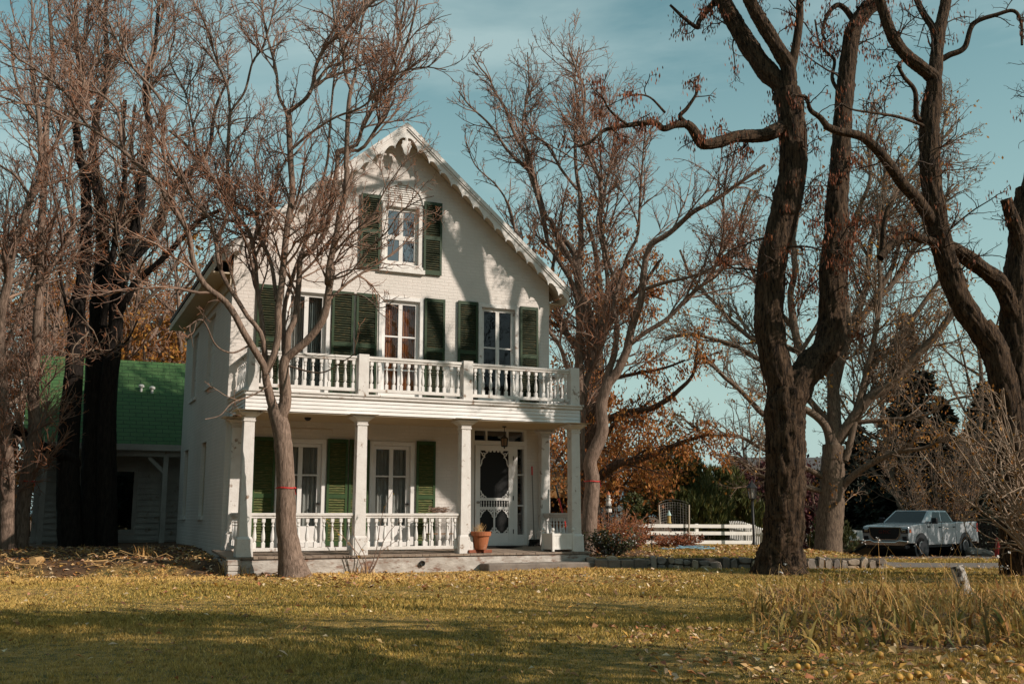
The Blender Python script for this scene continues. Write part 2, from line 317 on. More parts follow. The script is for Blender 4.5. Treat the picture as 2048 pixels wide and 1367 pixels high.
M['needle'] = material('pine_needles', (0, 0, 0), .6, island=[(.055, .075, .022), (.10, .105, .025), (.035, .052, .018), (.17, .13, .03)], trans=.1)
M['needle_dark'] = material('shade_dark_needles', (0, 0, 0), .7, island=[(.010, .014, .008), (.016, .020, .009), (.007, .010, .007), (.024, .024, .010)])  # shadow over the evergreens put into the colour as near-black
M['needle_grey'] = material('greygreen_needles', (0, 0, 0), .7, island=[(.045, .055, .040), (.03, .038, .028), (.065, .075, .05)])

# ---------------------------------------------------------------- the ground
def soil_at(x, y):
    """1 = bare soil and litter, 0 = lawn"""
    x = np.asarray(x, float); y = np.asarray(y, float)
    wob = .35 * np.sin(x * 1.7) + .25 * np.sin(x * 4.1 + 1)
    a = sm((y - 19.2 - wob) / .9) * sm((-x - 3.9) / .6)
    hx = (x - H0[0]) * HC + (y - H0[1]) * HS; hy = -(x - H0[0]) * HS + (y - H0[1]) * HC
    b = sm((hy + .05) / .15) * sm((hx + 1.2) / .4) * (1 - sm((hx - 8.0) / .6))
    bx = (x - (2.1 + (y - 9.5) * .21)) ; c = sm(bx / .5) * sm((y - 8.9 - .25 * np.sin(x * 3)) / .5) * (1 - sm((y - 15.5) / 1.2)) * (1 - sm((x - 9) / 2))
    d = sm((x - 1.3) / .4) * (1 - sm((x - 3.2) / .8)) * sm((y - 22.6) / .3) * (1 - sm((y - 28) / 2))
    e = sm((y - 34) / 2)
    return np.maximum.reduce([a, b, c * .95, d, e])
xs = np.concatenate([-np.geomspace(900, 26, 22), np.linspace(-25, 30, 221), np.geomspace(31, 900, 22)])
ys = np.concatenate([[-300, -120, -60, -30, -15, -6, 0], np.linspace(2, 52, 251), np.geomspace(54, 1500, 30)])
GX, GY = np.meshgrid(xs, ys); GZ = terrain(GX, GY)
nx = len(xs); idx = (np.arange(len(ys) - 1)[:, None] * nx + np.arange(nx - 1)).ravel()
g = material('lawn_ground', (.24, .15, .045), .95, var=(.42, .25, .08), vscale=.8, bump=.8, bscale=30, stain=(.075, .070, .022), sscale=6, srange=(.45, .60))
t = g.node_tree; b = t.nodes['Principled BSDF']; src = b.inputs['Base Color'].links[0].from_socket
aa = NN(t, 'ShaderNodeAttribute', attribute_name='soil'); x = NN(t, 'ShaderNodeMixRGB'); t.links.new(aa.outputs['Fac'], x.inputs[0]); t.links.new(src, x.inputs[1])
tc = NN(t, 'ShaderNodeTexCoord'); n = NN(t, 'ShaderNodeTexNoise'); n.inputs['Scale'].default_value = 3.5; n.inputs['Detail'].default_value = 9; t.links.new(tc.outputs['Object'], n.inputs[0])
r = NN(t, 'ShaderNodeValToRGB'); r.color_ramp.elements[0].color = (.045, .026, .015, 1); r.color_ramp.elements[1].color = (.17, .085, .04, 1); r.color_ramp.elements[0].position = .35; r.color_ramp.elements[1].position = .7
t.links.new(n.outputs[0], r.inputs[0]); t.links.new(r.outputs[0], x.inputs[2]); t.links.new(x.outputs[0], b.inputs['Base Color'])
lawn = raw('lawn', np.stack([GX, GY, GZ], -1).reshape(-1, 3), [np.stack([idx, idx + 1, idx + nx + 1, idx + nx], -1)], g, smooth=True, att={'soil': soil_at(GX, GY).ravel()})
tag(lawn, kind='structure')
def strip(name, mat, x0, x1, f0, f1, n=60, m=14, lift=.006):
    X = np.linspace(x0, x1, n); V = []
    for q in np.linspace(0, 1, m):
        Y = f0(X) * (1 - q) + f1(X) * q; V.append(np.stack([X, Y, terrain(X, Y) + lift], -1))
    V = np.concatenate(V); i = (np.arange(m - 1)[:, None] * n + np.arange(n - 1)).ravel()
    return tag(raw(name, V, [np.stack([i, i + 1, i + n + 1, i + n], -1)], mat, smooth=True), kind='structure')
strip('gravel_path', M['gravel'], 7.9, 40, lambda x: 22.4 + .12 * np.sin(x * 2.2) + 0 * x, lambda x: 25.4 + .15 * np.sin(x * 1.7) + 0 * x)
strip('driveway', material('driveway_dirt', (.15, .10, .07), .95, var=(.09, .06, .042), vscale=5, bump=.8, bscale=20), 8.6, 60, lambda x: 33.5 + .3 * np.sin(x * .7), lambda x: 50 + 0 * x, 120, 30)
# far ridge
hv = []; hx = np.linspace(-900, 1300, 90)
hh = 24 + 16 * np.sin(hx * .004 + 1) + 6 * np.sin(hx * .017) + 3 * np.sin(hx * .05)
HV = np.concatenate([np.stack([hx, np.full(90, y), k * hh - 3], -1) for y, k in ((1250, 0), (1320, .55), (1400, 1.0), (1500, .9), (1650, 0))]); i = (np.arange(4)[:, None] * 90 + np.arange(89)).ravel()
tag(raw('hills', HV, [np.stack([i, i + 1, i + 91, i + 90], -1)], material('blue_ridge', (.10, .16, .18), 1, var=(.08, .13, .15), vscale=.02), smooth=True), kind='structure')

# grass blades: one mass
def blades():
    V = []; DR = []
    for y0, y1, dens, h, wd in ((5.0, 8.5, 3600, .030, .0045), (8.5, 12.5, 2200, .034, .006), (12.5, 17.5, 1200, .038, .009), (17.5, 23.2, 620, .042, .013), (23.2, 33, 260, .05, .02)):
        xa, xb = -.53 * y1 - .6, .53 * y1 + .6; n = int((xb - xa) * (y1 - y0) * dens)
        x = rng.uniform(xa, xb, n); y = rng.uniform(y0, y1, n); k = (np.abs(x) < .53 * y + .5) & (rng.random(n) > soil_at(x, y) * 1.15)
        k &= ~((x > 7.9) & (y > 22.3) & (y < 25.5))
        x, y = x[k], y[k]; n = len(x); z = terrain(x, y)
        a = rng.uniform(0, 2 * math.pi, n); hgt = h * rng.uniform(.45, 1.25, n) * (.75 + .5 * np.sin(x * 1.1) * np.sin(y * 1.3)) * (1 + .45 * np.sin(x * 23 + 3 * np.sin(y * 7)) * np.sin(y * 19 + 2 * np.sin(x * 9))); ww = wd * rng.uniform(.6, 1.3, n)
        c, s = np.cos(a) * ww, np.sin(a) * ww; lx, ly = rng.normal(0, .55, (2, n)) * hgt
        DR.append(np.repeat(np.clip(sm((y - 16.6) / 2.2) * (1 - sm((x - 1) / 3)) + .45 * np.sin(x * .8 + 1) * np.sin(y * .55), 0, 1), 3)); V.append(np.stack([np.stack([x - c, y - s, z - .004], -1), np.stack([x + c, y + s, z - .004], -1), np.stack([x + lx, y + ly, z + hgt], -1)], 1))
    V = np.concatenate(V); n = len(V)
    m = material('grass', (0, 0, 0), .7, island=[(.20, .165, .030), (.48, .30, .055), (.07, .085, .020), (.72, .45, .12), (.22, .20, .036), (.85, .56, .20)], var=(.46, .29, .07), vscale=.36, trans=.15, stain=(.085, .085, .022), sscale=8, srange=(.51, .64))
    t = m.node_tree; b = t.nodes['Principled BSDF']; src = b.inputs['Base Color'].links[0].from_socket; a_ = NN(t, 'ShaderNodeAttribute', attribute_name='dry'); f_ = NN(t, 'ShaderNodeMath', operation='MULTIPLY'); f_.inputs[1].default_value = .62
    x_ = NN(t, 'ShaderNodeMixRGB'); t.links.new(a_.outputs['Fac'], f_.inputs[0]); t.links.new(f_.outputs[0], x_.inputs[0]); t.links.new(src, x_.inputs[1]); x_.inputs[2].default_value = (.90, .56, .20, 1); t.links.new(x_.outputs[0], b.inputs['Base Color'])
    return raw('grass', V.reshape(-1, 3), [np.arange(n * 3).reshape(-1, 3)], m, att={'dry': np.concatenate(DR)})
tag(blades(), 'short autumn lawn grass turning from green to straw', 'grass', kind='stuff')

def diamonds(C, A, B, bend=0):
    """leaf quads from centres and two half axes"""
    n = len(C); V = np.stack([C - A, C + B + bend, C + A, C - B + bend], 1).reshape(-1, 3)
    return V, np.arange(n * 4).reshape(-1, 4)
def rdir(n): return nrm(rng.normal(size=(n, 3)))
def litter():
    cs = []
    for n, f in ((2600, lambda n: (rng.uniform(-9, 12, n), 6 + 17 * rng.random(n) ** .8)), (2600, lambda n: (rng.uniform(1.0, 7.5, n), rng.uniform(5.5, 10.5, n))),
                 (3200, lambda n: (rng.uniform(-13, -3.6, n), rng.uniform(19.0, 24.5, n))), (700, lambda n: (rng.uniform(-5, 3, n), rng.uniform(16, 19.4, n))),
                 (1500, lambda n: (rng.uniform(1.4, 8, n), rng.uniform(22.5, 31, n))), (1800, lambda n: (rng.uniform(8.2, 32, n), rng.uniform(26, 46, n)))):
        x, y = f(n); cs.append(np.stack([x, y], -1))
    xy = np.concatenate(cs); n = len(xy); lift = np.where(soil_at(xy[:, 0], xy[:, 1]) > .5, .012, .035)
    C = np.stack([xy[:, 0], xy[:, 1], terrain(xy[:, 0], xy[:, 1]) + lift], -1)
    a = rng.uniform(0, 6.28, n); s = rng.uniform(.018, .044, n) * (1 + .03 * np.maximum(xy[:, 1] - 10, 0)); tl = rng.normal(0, .35, (n, 2))
    A = np.stack([np.cos(a), np.sin(a), tl[:, 0]], -1) * s[:, None]; B = np.stack([-np.sin(a), np.cos(a), tl[:, 1]], -1) * (s * rng.uniform(.35, .8, n))[:, None]
    V, Q = diamonds(C, A, B, np.array([0, 0, .012]))
    return raw('fallen_leaves', V, [Q], material('fallen_leaf', (0, 0, 0), .7, island=[(.52, .28, .09), (.26, .11, .045), (.66, .44, .20), (.13, .055, .03), (.58, .33, .07), (.40, .13, .07), (.74, .60, .40), (.30, .16, .07)], trans=.15))
tag(litter(), 'dry tan and yellow leaves scattered over lawn and soil', 'leaves', kind='stuff')

# ================================================================ the farmhouse (house frame: x along the front, y into the house)
house = thing('farmhouse', 'white brick two-storey farmhouse with green shutters, steep gable and columned front porch', 'house', (H0[0], H0[1], 0), HR)
YW = 1.75; X0, X1 = -.10, 7.32; YB = 9.25; AX, AZ, SLP = 3.55, 9.92, .85; EZ = 6.46
def roofz(x): return AZ - SLP * abs(x - AX)
def clip(poly, f):
    o = []
    for i in range(len(poly)):
        a, b = poly[i], poly[(i + 1) % len(poly)]; fa, fb = f(a), f(b)
        if fa >= 0: o.append(a)
        if (fa >= 0) != (fb >= 0): t = fa / (fa - fb); o.append((a[0] + (b[0] - a[0]) * t, a[1] + (b[1] - a[1]) * t))
    return o
def front_wall(mb, openings, x0, x1, z0, ztop, depth):
    xc = sorted({x0, x1, AX, *[v for o in openings for v in o[:2]]}); zc = sorted({z0, ztop, *[v for o in openings for v in o[2:]]})
    for i in range(len(xc) - 1):
        for j in range(len(zc) - 1):
            mx, mz = (xc[i] + xc[i + 1]) / 2, (zc[j] + zc[j + 1]) / 2
            if any(o[0] < mx < o[1] and o[2] < mz < o[3] for o in openings): continue
            p = [(xc[i], zc[j]), (xc[i + 1], zc[j]), (xc[i + 1], zc[j + 1]), (xc[i], zc[j + 1])]
            for s in (-1, 1):
                p = clip(p, lambda q: (AZ - .17 - SLP * s * (q[0] - AX)) - q[1])
                if not p: break
            if len(p) > 2: mb.add([(q[0], YW, q[1]) for q in p], [tuple(range(len(p)))])
    for a, b, c, d in openings:
        for q in (((a, c), (b, c)), ((b, c), (b, d)), ((b, d), (a, d)), ((a, d), (a, c))):
            (xa, za), (xb, zb) = q; mb.add([(xa, YW, za), (xb, YW, zb), (xb, YW + depth, zb), (xa, YW + depth, za)], [(0, 1, 2, 3)])
OPEN = {'uA': (.98, 2.0, 3.62, 5.95), 'uB': (3.10, 4.14, 3.62, 5.95), 'uC': (5.49, 6.51, 3.62, 5.97), 'att': (3.12, 4.08, 6.62, 8.12),
        'lA': (.94, 2.0, .46, 2.70), 'lB': (2.96, 3.98, .46, 2.70), 'door': (5.30, 6.72, .44, 3.07)}
mb = MB(); front_wall(mb, list(OPEN.values()), X0, X1, -.3, 10, .3)
SIDE = [(3.95, 5.0, 4.08, 5.72), (6.75, 7.75, 4.05, 5.72), (4.50, 5.22, 1.10, 2.78), (7.65, 8.35, 1.10, 2.78)]   # recesses of the side wall (y0,y1,z0,z1)
yc = sorted({YW, YB, *[v for o in SIDE for v in o[:2]]}); zc = sorted({-.3, 6.35, *[v for o in SIDE for v in o[2:]]})
for i in range(len(yc) - 1):
    for j in range(len(zc) - 1):
        my, mz = (yc[i] + yc[i + 1]) / 2, (zc[j] + zc[j + 1]) / 2
        r_ = any(o[0] < my < o[1] and o[2] < mz < o[3] for o in SIDE)
        xx = X0 + (.11 if r_ else 0); mb.add([(xx, yc[i + 1], zc[j]), (xx, yc[i], zc[j]), (xx, yc[i], zc[j + 1]), (xx, yc[i + 1], zc[j + 1])], [(0, 1, 2, 3)])
for a, b, c, d in SIDE:
    for (ya, za), (yb, zb) in (((a, c), (b, c)), ((b, c), (b, d)), ((b, d), (a, d)), ((a, d), (a, c))):
        mb.add([(X0, ya, za), (X0, yb, zb), (X0 + .11, yb, zb), (X0 + .11, ya, za)], [(0, 1, 2, 3)])
mb.add([(X1, YW, -.3), (X1, YB, -.3), (X1, YB, 6.5), (X1, YW, 6.5)], [(0, 1, 2, 3)])
mb.add([(X0, YB, -.3), (X1, YB, -.3), (X1, YB, 6.3), (X0, YB, 6.3)], [(3, 2, 1, 0)])
mb.build('wall', M['brickwhite'], house)
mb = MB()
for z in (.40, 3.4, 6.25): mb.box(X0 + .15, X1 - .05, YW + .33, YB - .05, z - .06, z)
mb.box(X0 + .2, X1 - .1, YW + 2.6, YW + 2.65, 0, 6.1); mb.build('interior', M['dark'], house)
# roof: shingles, soffit, bargeboard with scallops and pendant
def hiproof(y0, yr, y1, xa, xb, dz, th):
    za, zb_, zr = roofz(xa) - dz, roofz(xb) - dz, AZ - dz
    t = [(xa, y0, za), (xa, y1, za), (AX, yr, zr), (AX, y0, zr), (xb, y0, zb_), (xb, y1, zb_)]; b = [(p[0], p[1], p[2] - th) for p in t]
    return MB().add(t + b, [(0, 3, 2, 1), (3, 4, 5, 2), (1, 2, 5), (6, 7, 8, 9), (9, 8, 11, 10), (7, 11, 8), (0, 1, 7, 6), (1, 5, 11, 7), (5, 4, 10, 11), (4, 3, 9, 10), (3, 0, 6, 9)])
roof = hiproof(1.40, 5.0, YB + .15, -.56, 7.67, 0, .10).build('roof', M['roofbrown'], house)
hiproof(1.43, 4.97, YB + .12, -.53, 7.64, .125, .03).build('soffit', M['cream'], house)
for xe, xi in ((-.56, X0), (7.67, X1)):
    mb = MB()
    s = 1 if xi > xe else -1; zt = roofz(xe) - .16
    xa, xb = sorted((xe, xe + s * .035)); mb.box(xa, xb, 1.44, YB + .12, zt - .16, zt)          # gutter board
    xa, xb = sorted((xe + s * .036, xi - s * .003)); mb.box(xa, xb, 1.80, YB + .1, zt - .14, zt - .11)   # boxed soffit
    xa, xb = sorted((xi - s * .05, xi - s * .002)); mb.box(xa, xb, 1.78, YB, zt - .42, zt - .145)      # frieze board
    mb.build('cornice', M['cream'], house)
def barge():
    mb = MB()
    for s, xe in ((-1, -.56), (1, 7.67)):
        n = 15; W = abs(xe - AX); per = W / n; pts = []
        for k in range(n):
            for t in np.linspace(0, 1, 13)[:-1]:
                wv = .44 - .19 * math.sqrt(max(0, 1 - (2 * t - 1) ** 2))
                if t < .09 or t > .91: wv -= .045 * (1 if t in (0,) else .4)
                pts.append((k * per + t * per, wv))
        pts.append((W, .40))
        top = [(AX + s * d, roofz(AX + s * d) - .02) for d, _ in pts]; bot = [(AX + s * d, roofz(AX + s * d) - .02 - wv) for d, wv in pts]
        for y, fl in ((1.372, s < 0), (1.398, s > 0)):
            v = [(p[0], y, p[1]) for p in top + bot]; m = len(top)
            q = [(i, i + 1, m + i + 1, m + i) for i in range(m - 1)]; mb.add(v, [f[::-1] for f in q] if fl else q)
        v = [(p[0], y, p[1]) for y in (1.372, 1.398) for p in bot]; mb.add(v, [(i, i + 1, m + i + 1, m + i) for i in range(m - 1)])
        for off, wd, pr in ((0.0, .11, .035), (.125, .035, .02)):                      # crown and bead along the rake
            v = []
            for d in (0.0, W + .01):
                z = roofz(AX + s * d) + .012 - off
                v += [(AX + s * d, 1.368 - pr, z), (AX + s * d, 1.371, z), (AX + s * d, 1.371, z - wd), (AX + s * d, 1.368 - pr, z - wd)]
            mb.add(v, [(0, 1, 5, 4), (1, 2, 6, 5), (2, 3, 7, 6), (3, 0, 4, 7), (4, 5, 6, 7)])
    z = AZ - .40                                                                   # pendant: shield hanging below the peak
    p = [(AX - .10, z - .02), (AX + .10, z - .02), (AX + .10, z - .10), (AX + .13, z - .14), (AX + .085, z - .22), (AX + .06, z - .31), (AX, z - .37), (AX - .06, z - .31), (AX - .085, z - .22), (AX - .13, z - .14), (AX - .10, z - .10)]
    mb.prism(p[::-1], 'y', 1.374, 1.396); mb.prism([(AX - .03, z - .03), (AX + .03, z - .03), (AX + .03, z + .12), (AX - .03, z + .12)], 'y', 1.376, 1.394)
    return mb
barge().build('bargeboard', M['oldwhite'], house)
# windows
def frame(mb, x0, x1, z0, z1, wd, y0, y1, bottom=True):
    mb.box(x0, x0 + wd, y0, y1, z0, z1); mb.box(x1 - wd, x1, y0, y1, z0, z1); mb.box(x0 + wd, x1 - wd, y0, y1, z1 - wd, z1)
    if bottom: mb.box(x0 + wd, x1 - wd, y0, y1, z0, z0 + wd)
def folds(x0, x1, z0, z1, y, amp=.03, n=9, seed=0):
    mb = MB(); ph = seed * 1.3
    return mb.sheet(lambda u, v: (x0 + (x1 - x0) * u, y + amp * math.sin(u * n * 6.28 + ph) + .4 * amp * math.sin(u * n * 2.6 * 6.28 + v * 2), z0 + (z1 - z0) * v), 60, 6)
def window(key, glassm='glass', old='white', central=True, bar=None, curtains=(), bottom=.09, mid=None, sill=False):
    x0, x1, z0, z1 = OPEN[key]; mb = MB(); frame(mb, x0, x1, z0, z1, .085, YW - .025, YW + .14)
    if sill: mb.box(x0 - .06, x1 + .06, YW - .09, YW - .027, z0 - .12, z0 - .02); mb.box(x0 - .02, x1 + .02, YW - .06, YW - .027, z0 - .02, z0 + .04)
    w_ = mb.build('window', M[old], house, bevel=.006)
    a, b, c, d = x0 + .09, x1 - .09, z0 + .09, z1 - .09; s = MB(); frame(s, a, b, c, d, .075, YW + .06, YW + .105)
    xm = (a + b) / 2
    if central: s.box(xm - .045, xm + .045, YW + .062, YW + .103, c + .076, d - .076)
    if bar is not None:
        for z in bar:
            s.box(a + .076, xm - .046 if central else b - .076, YW + .066, YW + .100, z - .016, z + .016)
            if central: s.box(xm + .046, b - .076, YW + .066, YW + .100, z - .016, z + .016)
    if bottom > .1: s.box(a + .076, b - .076, YW + .063, YW + .102, c + .076, c + bottom)
    if mid: s.box(a + .076, b - .076, YW + .055, YW + .104, mid - .05, mid + .05)
    s.build('sash', M[old], w_)
    MB().box(a + .02, b - .02, YW + .083, YW + .088, c + .02, d - .02).build('pane', M[glassm], w_)
    for i, (u0, u1, mname, zc0) in enumerate(curtains):
        folds(a + (b - a) * u0, a + (b - a) * u1, c + (d - c) * zc0, d - .02, YW + .22, .025, 5 + 4 * (u1 - u0), i).build('curtain', M[mname], w_, smooth=True)
    return w_
window('uA', central=True, curtains=((0, .45, 'paleccurtain', 0), (.6, 1, 'tealcurtain', 0)))
window('uB', central=True, bar=(5.05, 4.3), curtains=((0, .46, 'orangecurtain', 0), (.54, 1, 'orangecurtain', 0)))
window('uC', 'deepglass', old='oldwhite', central=True, bar=(4.95,), curtains=((0, .22, 'tealcurtain', 0),))
window('att', glassm='darkglass', old='oldwhite', central=True, sill=True, mid=7.33)
for k in ('lA', 'lB'):
    ww = window(k, central=True, bar=(1.95,), curtains=((0, 1, 'paleccurtain', 0),), bottom=.34)
    x1 = OPEN[k][1]; h = MB().lathe([(.004, 0), (.018, .004), (.02, .02), (.03, .035), (.03, .055), (.012, .065)], (0, 0, 0), 10, 'y')
    h.v = [(p[0], -p[1], p[2]) for p in h.v]; h.box(-.05, .0, -.04, -.028, -.012, .012); h.build('handle', M['black'], ww, loc=(x1 - .13, YW + .058, 1.36))
# blind arch above the attic window
ar = MB(); ax0, ax1, az = 3.12, 4.08, 8.125; ac = (ax0 + ax1) / 2; rw, rh = .48, .44
for k in range(18):
    t0, t1 = math.pi * k / 18, math.pi * (k + 1) / 18
    o = [(ac + (rw + e) * math.cos(t), az + (rh + e) * math.sin(t)) for t in (t0, t1) for e in (0, .075)]
    ar.add([(p[0], y, p[1]) for y in (YW - .05, YW - .002) for p in o], [(0, 1, 3, 2), (0, 2, 6, 4), (1, 5, 7, 3), (4, 6, 7, 5)])
ar = ar.build('window_arch', M['oldwhite'], house)
lv = MB()
for k in range(8):
    z = az + .02 + k * .052; hw = rw * math.sqrt(max(0, 1 - ((z - az + .03) / rh) ** 2))
    if hw > .05: lv.add([(ac - hw, YW - .035, z), (ac + hw, YW - .035, z), (ac + hw * .97, YW - .006, z + .055), (ac - hw * .97, YW - .006, z + .055), (ac - hw, YW - .006, z), (ac + hw, YW - .006, z)], [(0, 1, 2, 3), (4, 5, 1, 0)])
lv.build('louver', M['oldwhite'], ar)
# shutters
def shutter(x0, x1, z0, z1, dy=0, mid=.5, fm='green', lm='louver'):
    mb = MB(); y0, y1 = YW - .062 - dy, YW - .022 - dy; wd = .05
    mb.box(x0, x0 + wd, y0, y1, z0, z1); mb.box(x1 - wd, x1, y0, y1, z0, z1)
    zm = z0 + (z1 - z0) * mid
    for a, b in ((z0, z0 + .10), (zm - .045, zm + .045), (z1 - .08, z1)): mb.box(x0 + wd, x1 - wd, y0 + .002, y1 - .002, a, b)
    fm_ = mb; mb = MB()
    for a, b in ((z0 + .10, zm - .045), (zm + .045, z1 - .08)):
        n = int((b - a) / .050); 
        for k in range(n):
            z = a + (k + .5) * (b - a) / n; j = random.uniform(-.006, .006); e = random.uniform(-.004, .004)
            v = [(x0 + wd, y0 + .004 + j * .3, z - .021 + j), (x1 - wd, y0 + .004 - j * .3, z - .021 + j + e), (x1 - wd, y1 - .003, z + .019 + j + e), (x0 + wd, y1 - .003, z + .019 + j)]
            v += [(p[0], p[1], p[2] + .007) for p in v]
            mb.add(v, [(3, 2, 1, 0), (4, 5, 6, 7), (0, 1, 5, 4), (2, 3, 7, 6)])
    fm_.box(x0 + wd, x1 - wd, y1 + .001, y1 + .004, z0 + .1, z1 - .08)
    o = fm_.build('shutter', M[fm], house); mb.build('louver', M[lm], o); return o
for q in ((.42, .93, 3.6, 5.95), (2.03, 2.51, 3.6, 5.95), (2.57, 3.05, 3.6, 5.95), (4.16, 4.65, 3.6, 5.97), (4.97, 5.46, 3.6, 5.98), (6.54, 7.01, 3.6, 5.98)): shutter(*q)
shutter(2.62, 3.08, 6.52, 8.24, 0, .5); shutter(4.11, 4.55, 6.52, 8.24, 0, .5)
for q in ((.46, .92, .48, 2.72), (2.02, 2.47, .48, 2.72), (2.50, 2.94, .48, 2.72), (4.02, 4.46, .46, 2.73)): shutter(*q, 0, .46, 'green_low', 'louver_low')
# side windows: dark panes with sills in the blind recesses
for a, b, c, d in SIDE:
    mb = MB(); mb.box(X0 - .05, X0 + .10, a - .05, b + .05, c - .09, c - .004)
    w_ = mb.build('window', M['oldwhite'], house)
    m2 = MB(); 
    for yy in (a + .03, (a + b) / 2, b - .03): m2.box(X0 + .07, X0 + .105, yy - .03, yy + .03, c + .002, d - .002)
    for zz in (c + .04, (c + d) / 2, d - .04): m2.box(X0 + .075, X0 + .100, a + .002, b - .002, zz - .03, zz + .03)
    m2.build('sash', M['oldwhite'] if c > 3 else M['cream'], w_)
    MB().box(X0 + .088, X0 + .095, a + .01, b - .01, c + .01, d - .01).build('pane', M['oldwhite'] if c > 3 else M['dark'], w_)
# front entrance: casing, transom, sidelight, screen door
mb = MB(); x0, x1, z0, z1 = OPEN['door']; dy0, dy1 = YW - .02, YW + .13
mb.box(x0, x0 + .11, dy0, dy1, z0, z1); mb.box(x1 - .07, x1, dy0, dy1, z0, z1); mb.box(x0 + .11, x1 - .07, dy0, dy1, z1 - .05, z1)
mb.box(x0 + .11, x1 - .07, dy0 - .015, dy1, 2.69, 2.79); mb.box(6.36, 6.47, dy0 - .02, dy1, z0, 2.69); mb.box(6.47, x1 - .07, dy0 + .01, dy1, z0, .68); mb.box(6.47, x1 - .07, dy0 + .01, dy1, 2.62, 2.69)
for xx in (5.72, 6.25): mb.box(xx - .017, xx + .017, dy0 + .03, dy1 - .03, 2.79, z1 - .05)
for zz in (1.33, 2.03): mb.box(6.47, x1 - .07, dy0 + .03, dy1 - .03, zz - .014, zz + .014)
mb.box(x0 + .11, 6.36, dy0 - .05, dy1, z0, z0 + .03)
ent = mb.build('door_frame', M['white'], house, bevel=.005)
mb = MB(); mb.box(x0 + .1, x1 - .06, YW + .08, YW + .085, 2.79, z1 - .04); mb.box(6.46, x1 - .06, YW + .08, YW + .085, .67, 2.63); mb.build('pane', M['darkglass'], ent)
mb = MB(); mb.box(x0 + .05, x1 - .05, YW + .28, YW + .29, z0, z1); mb.build('inner_door', M['dark'], ent)
a, b, c, d = 5.42, 6.355, .475, 2.685; yd0, yd1 = YW - .055, YW - .022
mb = MB(); st = .115
mb.box(a, a + st, yd0, yd1, c, d); mb.box(b - st, b, yd0, yd1, c, d); mb.box(a + st, b - st, yd0, yd1, d - .12, d); mb.box(a + st, b - st, yd0, yd1, c, c + .24)
mb.box(a + st, b - st, yd0, yd1, 1.44, 1.50); mb.box(a + st, b - st, yd0, yd1, 1.24, 1.30)
door = mb.build('screen_door', M['white'], house, bevel=.004)
MB().box(a + .05, b - .05, YW - .035, YW - .03, c + .05, d - .05).build('screen', M['screen'], door)
mb = MB()                                                      # gingerbread: corner fretwork, spindles, double arch below
ia, ib = a + st, b - st; yg0, yg1 = yd0 + .006, yd1 - .006
def fret(cx, cz, sx, sz, w=.17, h=.27):
    mb = MB()
    for k in range(10):                                          # curved lobes into the corner
        t0, t1 = k / 10, (k + 1) / 10
        def P(t): return (cx + sx * (w * (1 - t) ** 1.4 + .018 * abs(math.sin(t * 9.4))), cz + sz * (h * t ** 1.4 + .018 * abs(math.sin(t * 9.4))))
        p0, p1 = P(t0), P(t1); mb.bar((p0[0], (yg0 + yg1) / 2, p0[1]), (p1[0], (yg0 + yg1) / 2, p1[1]), .02, .03, (0, 1, 0))
    mb.bar((cx, (yg0 + yg1) / 2, cz + sz * .02), (cx + sx * w * .6, (yg0 + yg1) / 2, cz + sz * h * .45), .018, .022, (0, 1, 0))
    for q in np.linspace(0, 6.28, 9)[:-1]:
        p = (cx + sx * (w * .42 + .035 * math.cos(q)), cz + sz * (h * .25 + .035 * math.sin(q))); q2 = q + .785
        p2 = (cx + sx * (w * .42 + .035 * math.cos(q2)), cz + sz * (h * .25 + .035 * math.sin(q2))); mb.bar((p[0], (yg0 + yg1) / 2, p[1]), (p2[0], (yg0 + yg1) / 2, p2[1]), .016, .014, (0, 1, 0))
    mb.build('fretwork', M['white'], door)
fret(ia, 2.565, 1, -1, .2, .36); fret(ib, 2.565, -1, -1, .2, .36); fret(ia, 1.50, 1, 1, .15, .16); fret(ib, 1.50, -1, 1, .15, .16)
mb = MB()
for k in range(5):
    xx = ia + .16 + k * (ib - ia - .32) / 4; mb.lathe([(.03, 0), (.03, .02)], (xx, yg0, 2.557), 10, 'y')
mb.build('bead_row', M['white'], door); mb = MB()
for k in range(11):
    xx = ia + (k + .5) * (ib - ia) / 11; mb.lathe([(.008, 0), (.014, .02), (.007, .05), (.014, .09), (.007, .12), (.008, .14)], (xx, (yg0 + yg1) / 2, 1.30), 6)
mb.build('spindle_row', M['white'], door); mb = MB()
mx = (ia + ib) / 2; mb.box(mx - .02, mx + .02, yg0, yg1, c + .24, 1.24); mb.build('mullion', M['white'], door)
for s0, s1 in ((ia, mx - .02), (mx + .02, ib)):
    fret(s0, 1.24, 1, -1, .13, .17); fret(s1, 1.24, -1, -1, .13, .17); fret(s0, c + .24, 1, 1, .11, .12); fret(s1, c + .24, -1, 1, .11, .12)
h = MB().lathe([(.03, 0), (.012, -.01), (.012, -.035), (.03, -.05), (.03, -.07), (.01, -.08)], (a + .055, yd0, 1.40), 10, 'y'); h.build('handle', M['metal'], door)
mb = MB()
for zz in (.75, 1.5, 2.4): mb.box(b - .008, b + .012, yd0 - .006, yd0 + .004, zz - .05, zz + .05)
mb.build('hinge', M['black'], door)
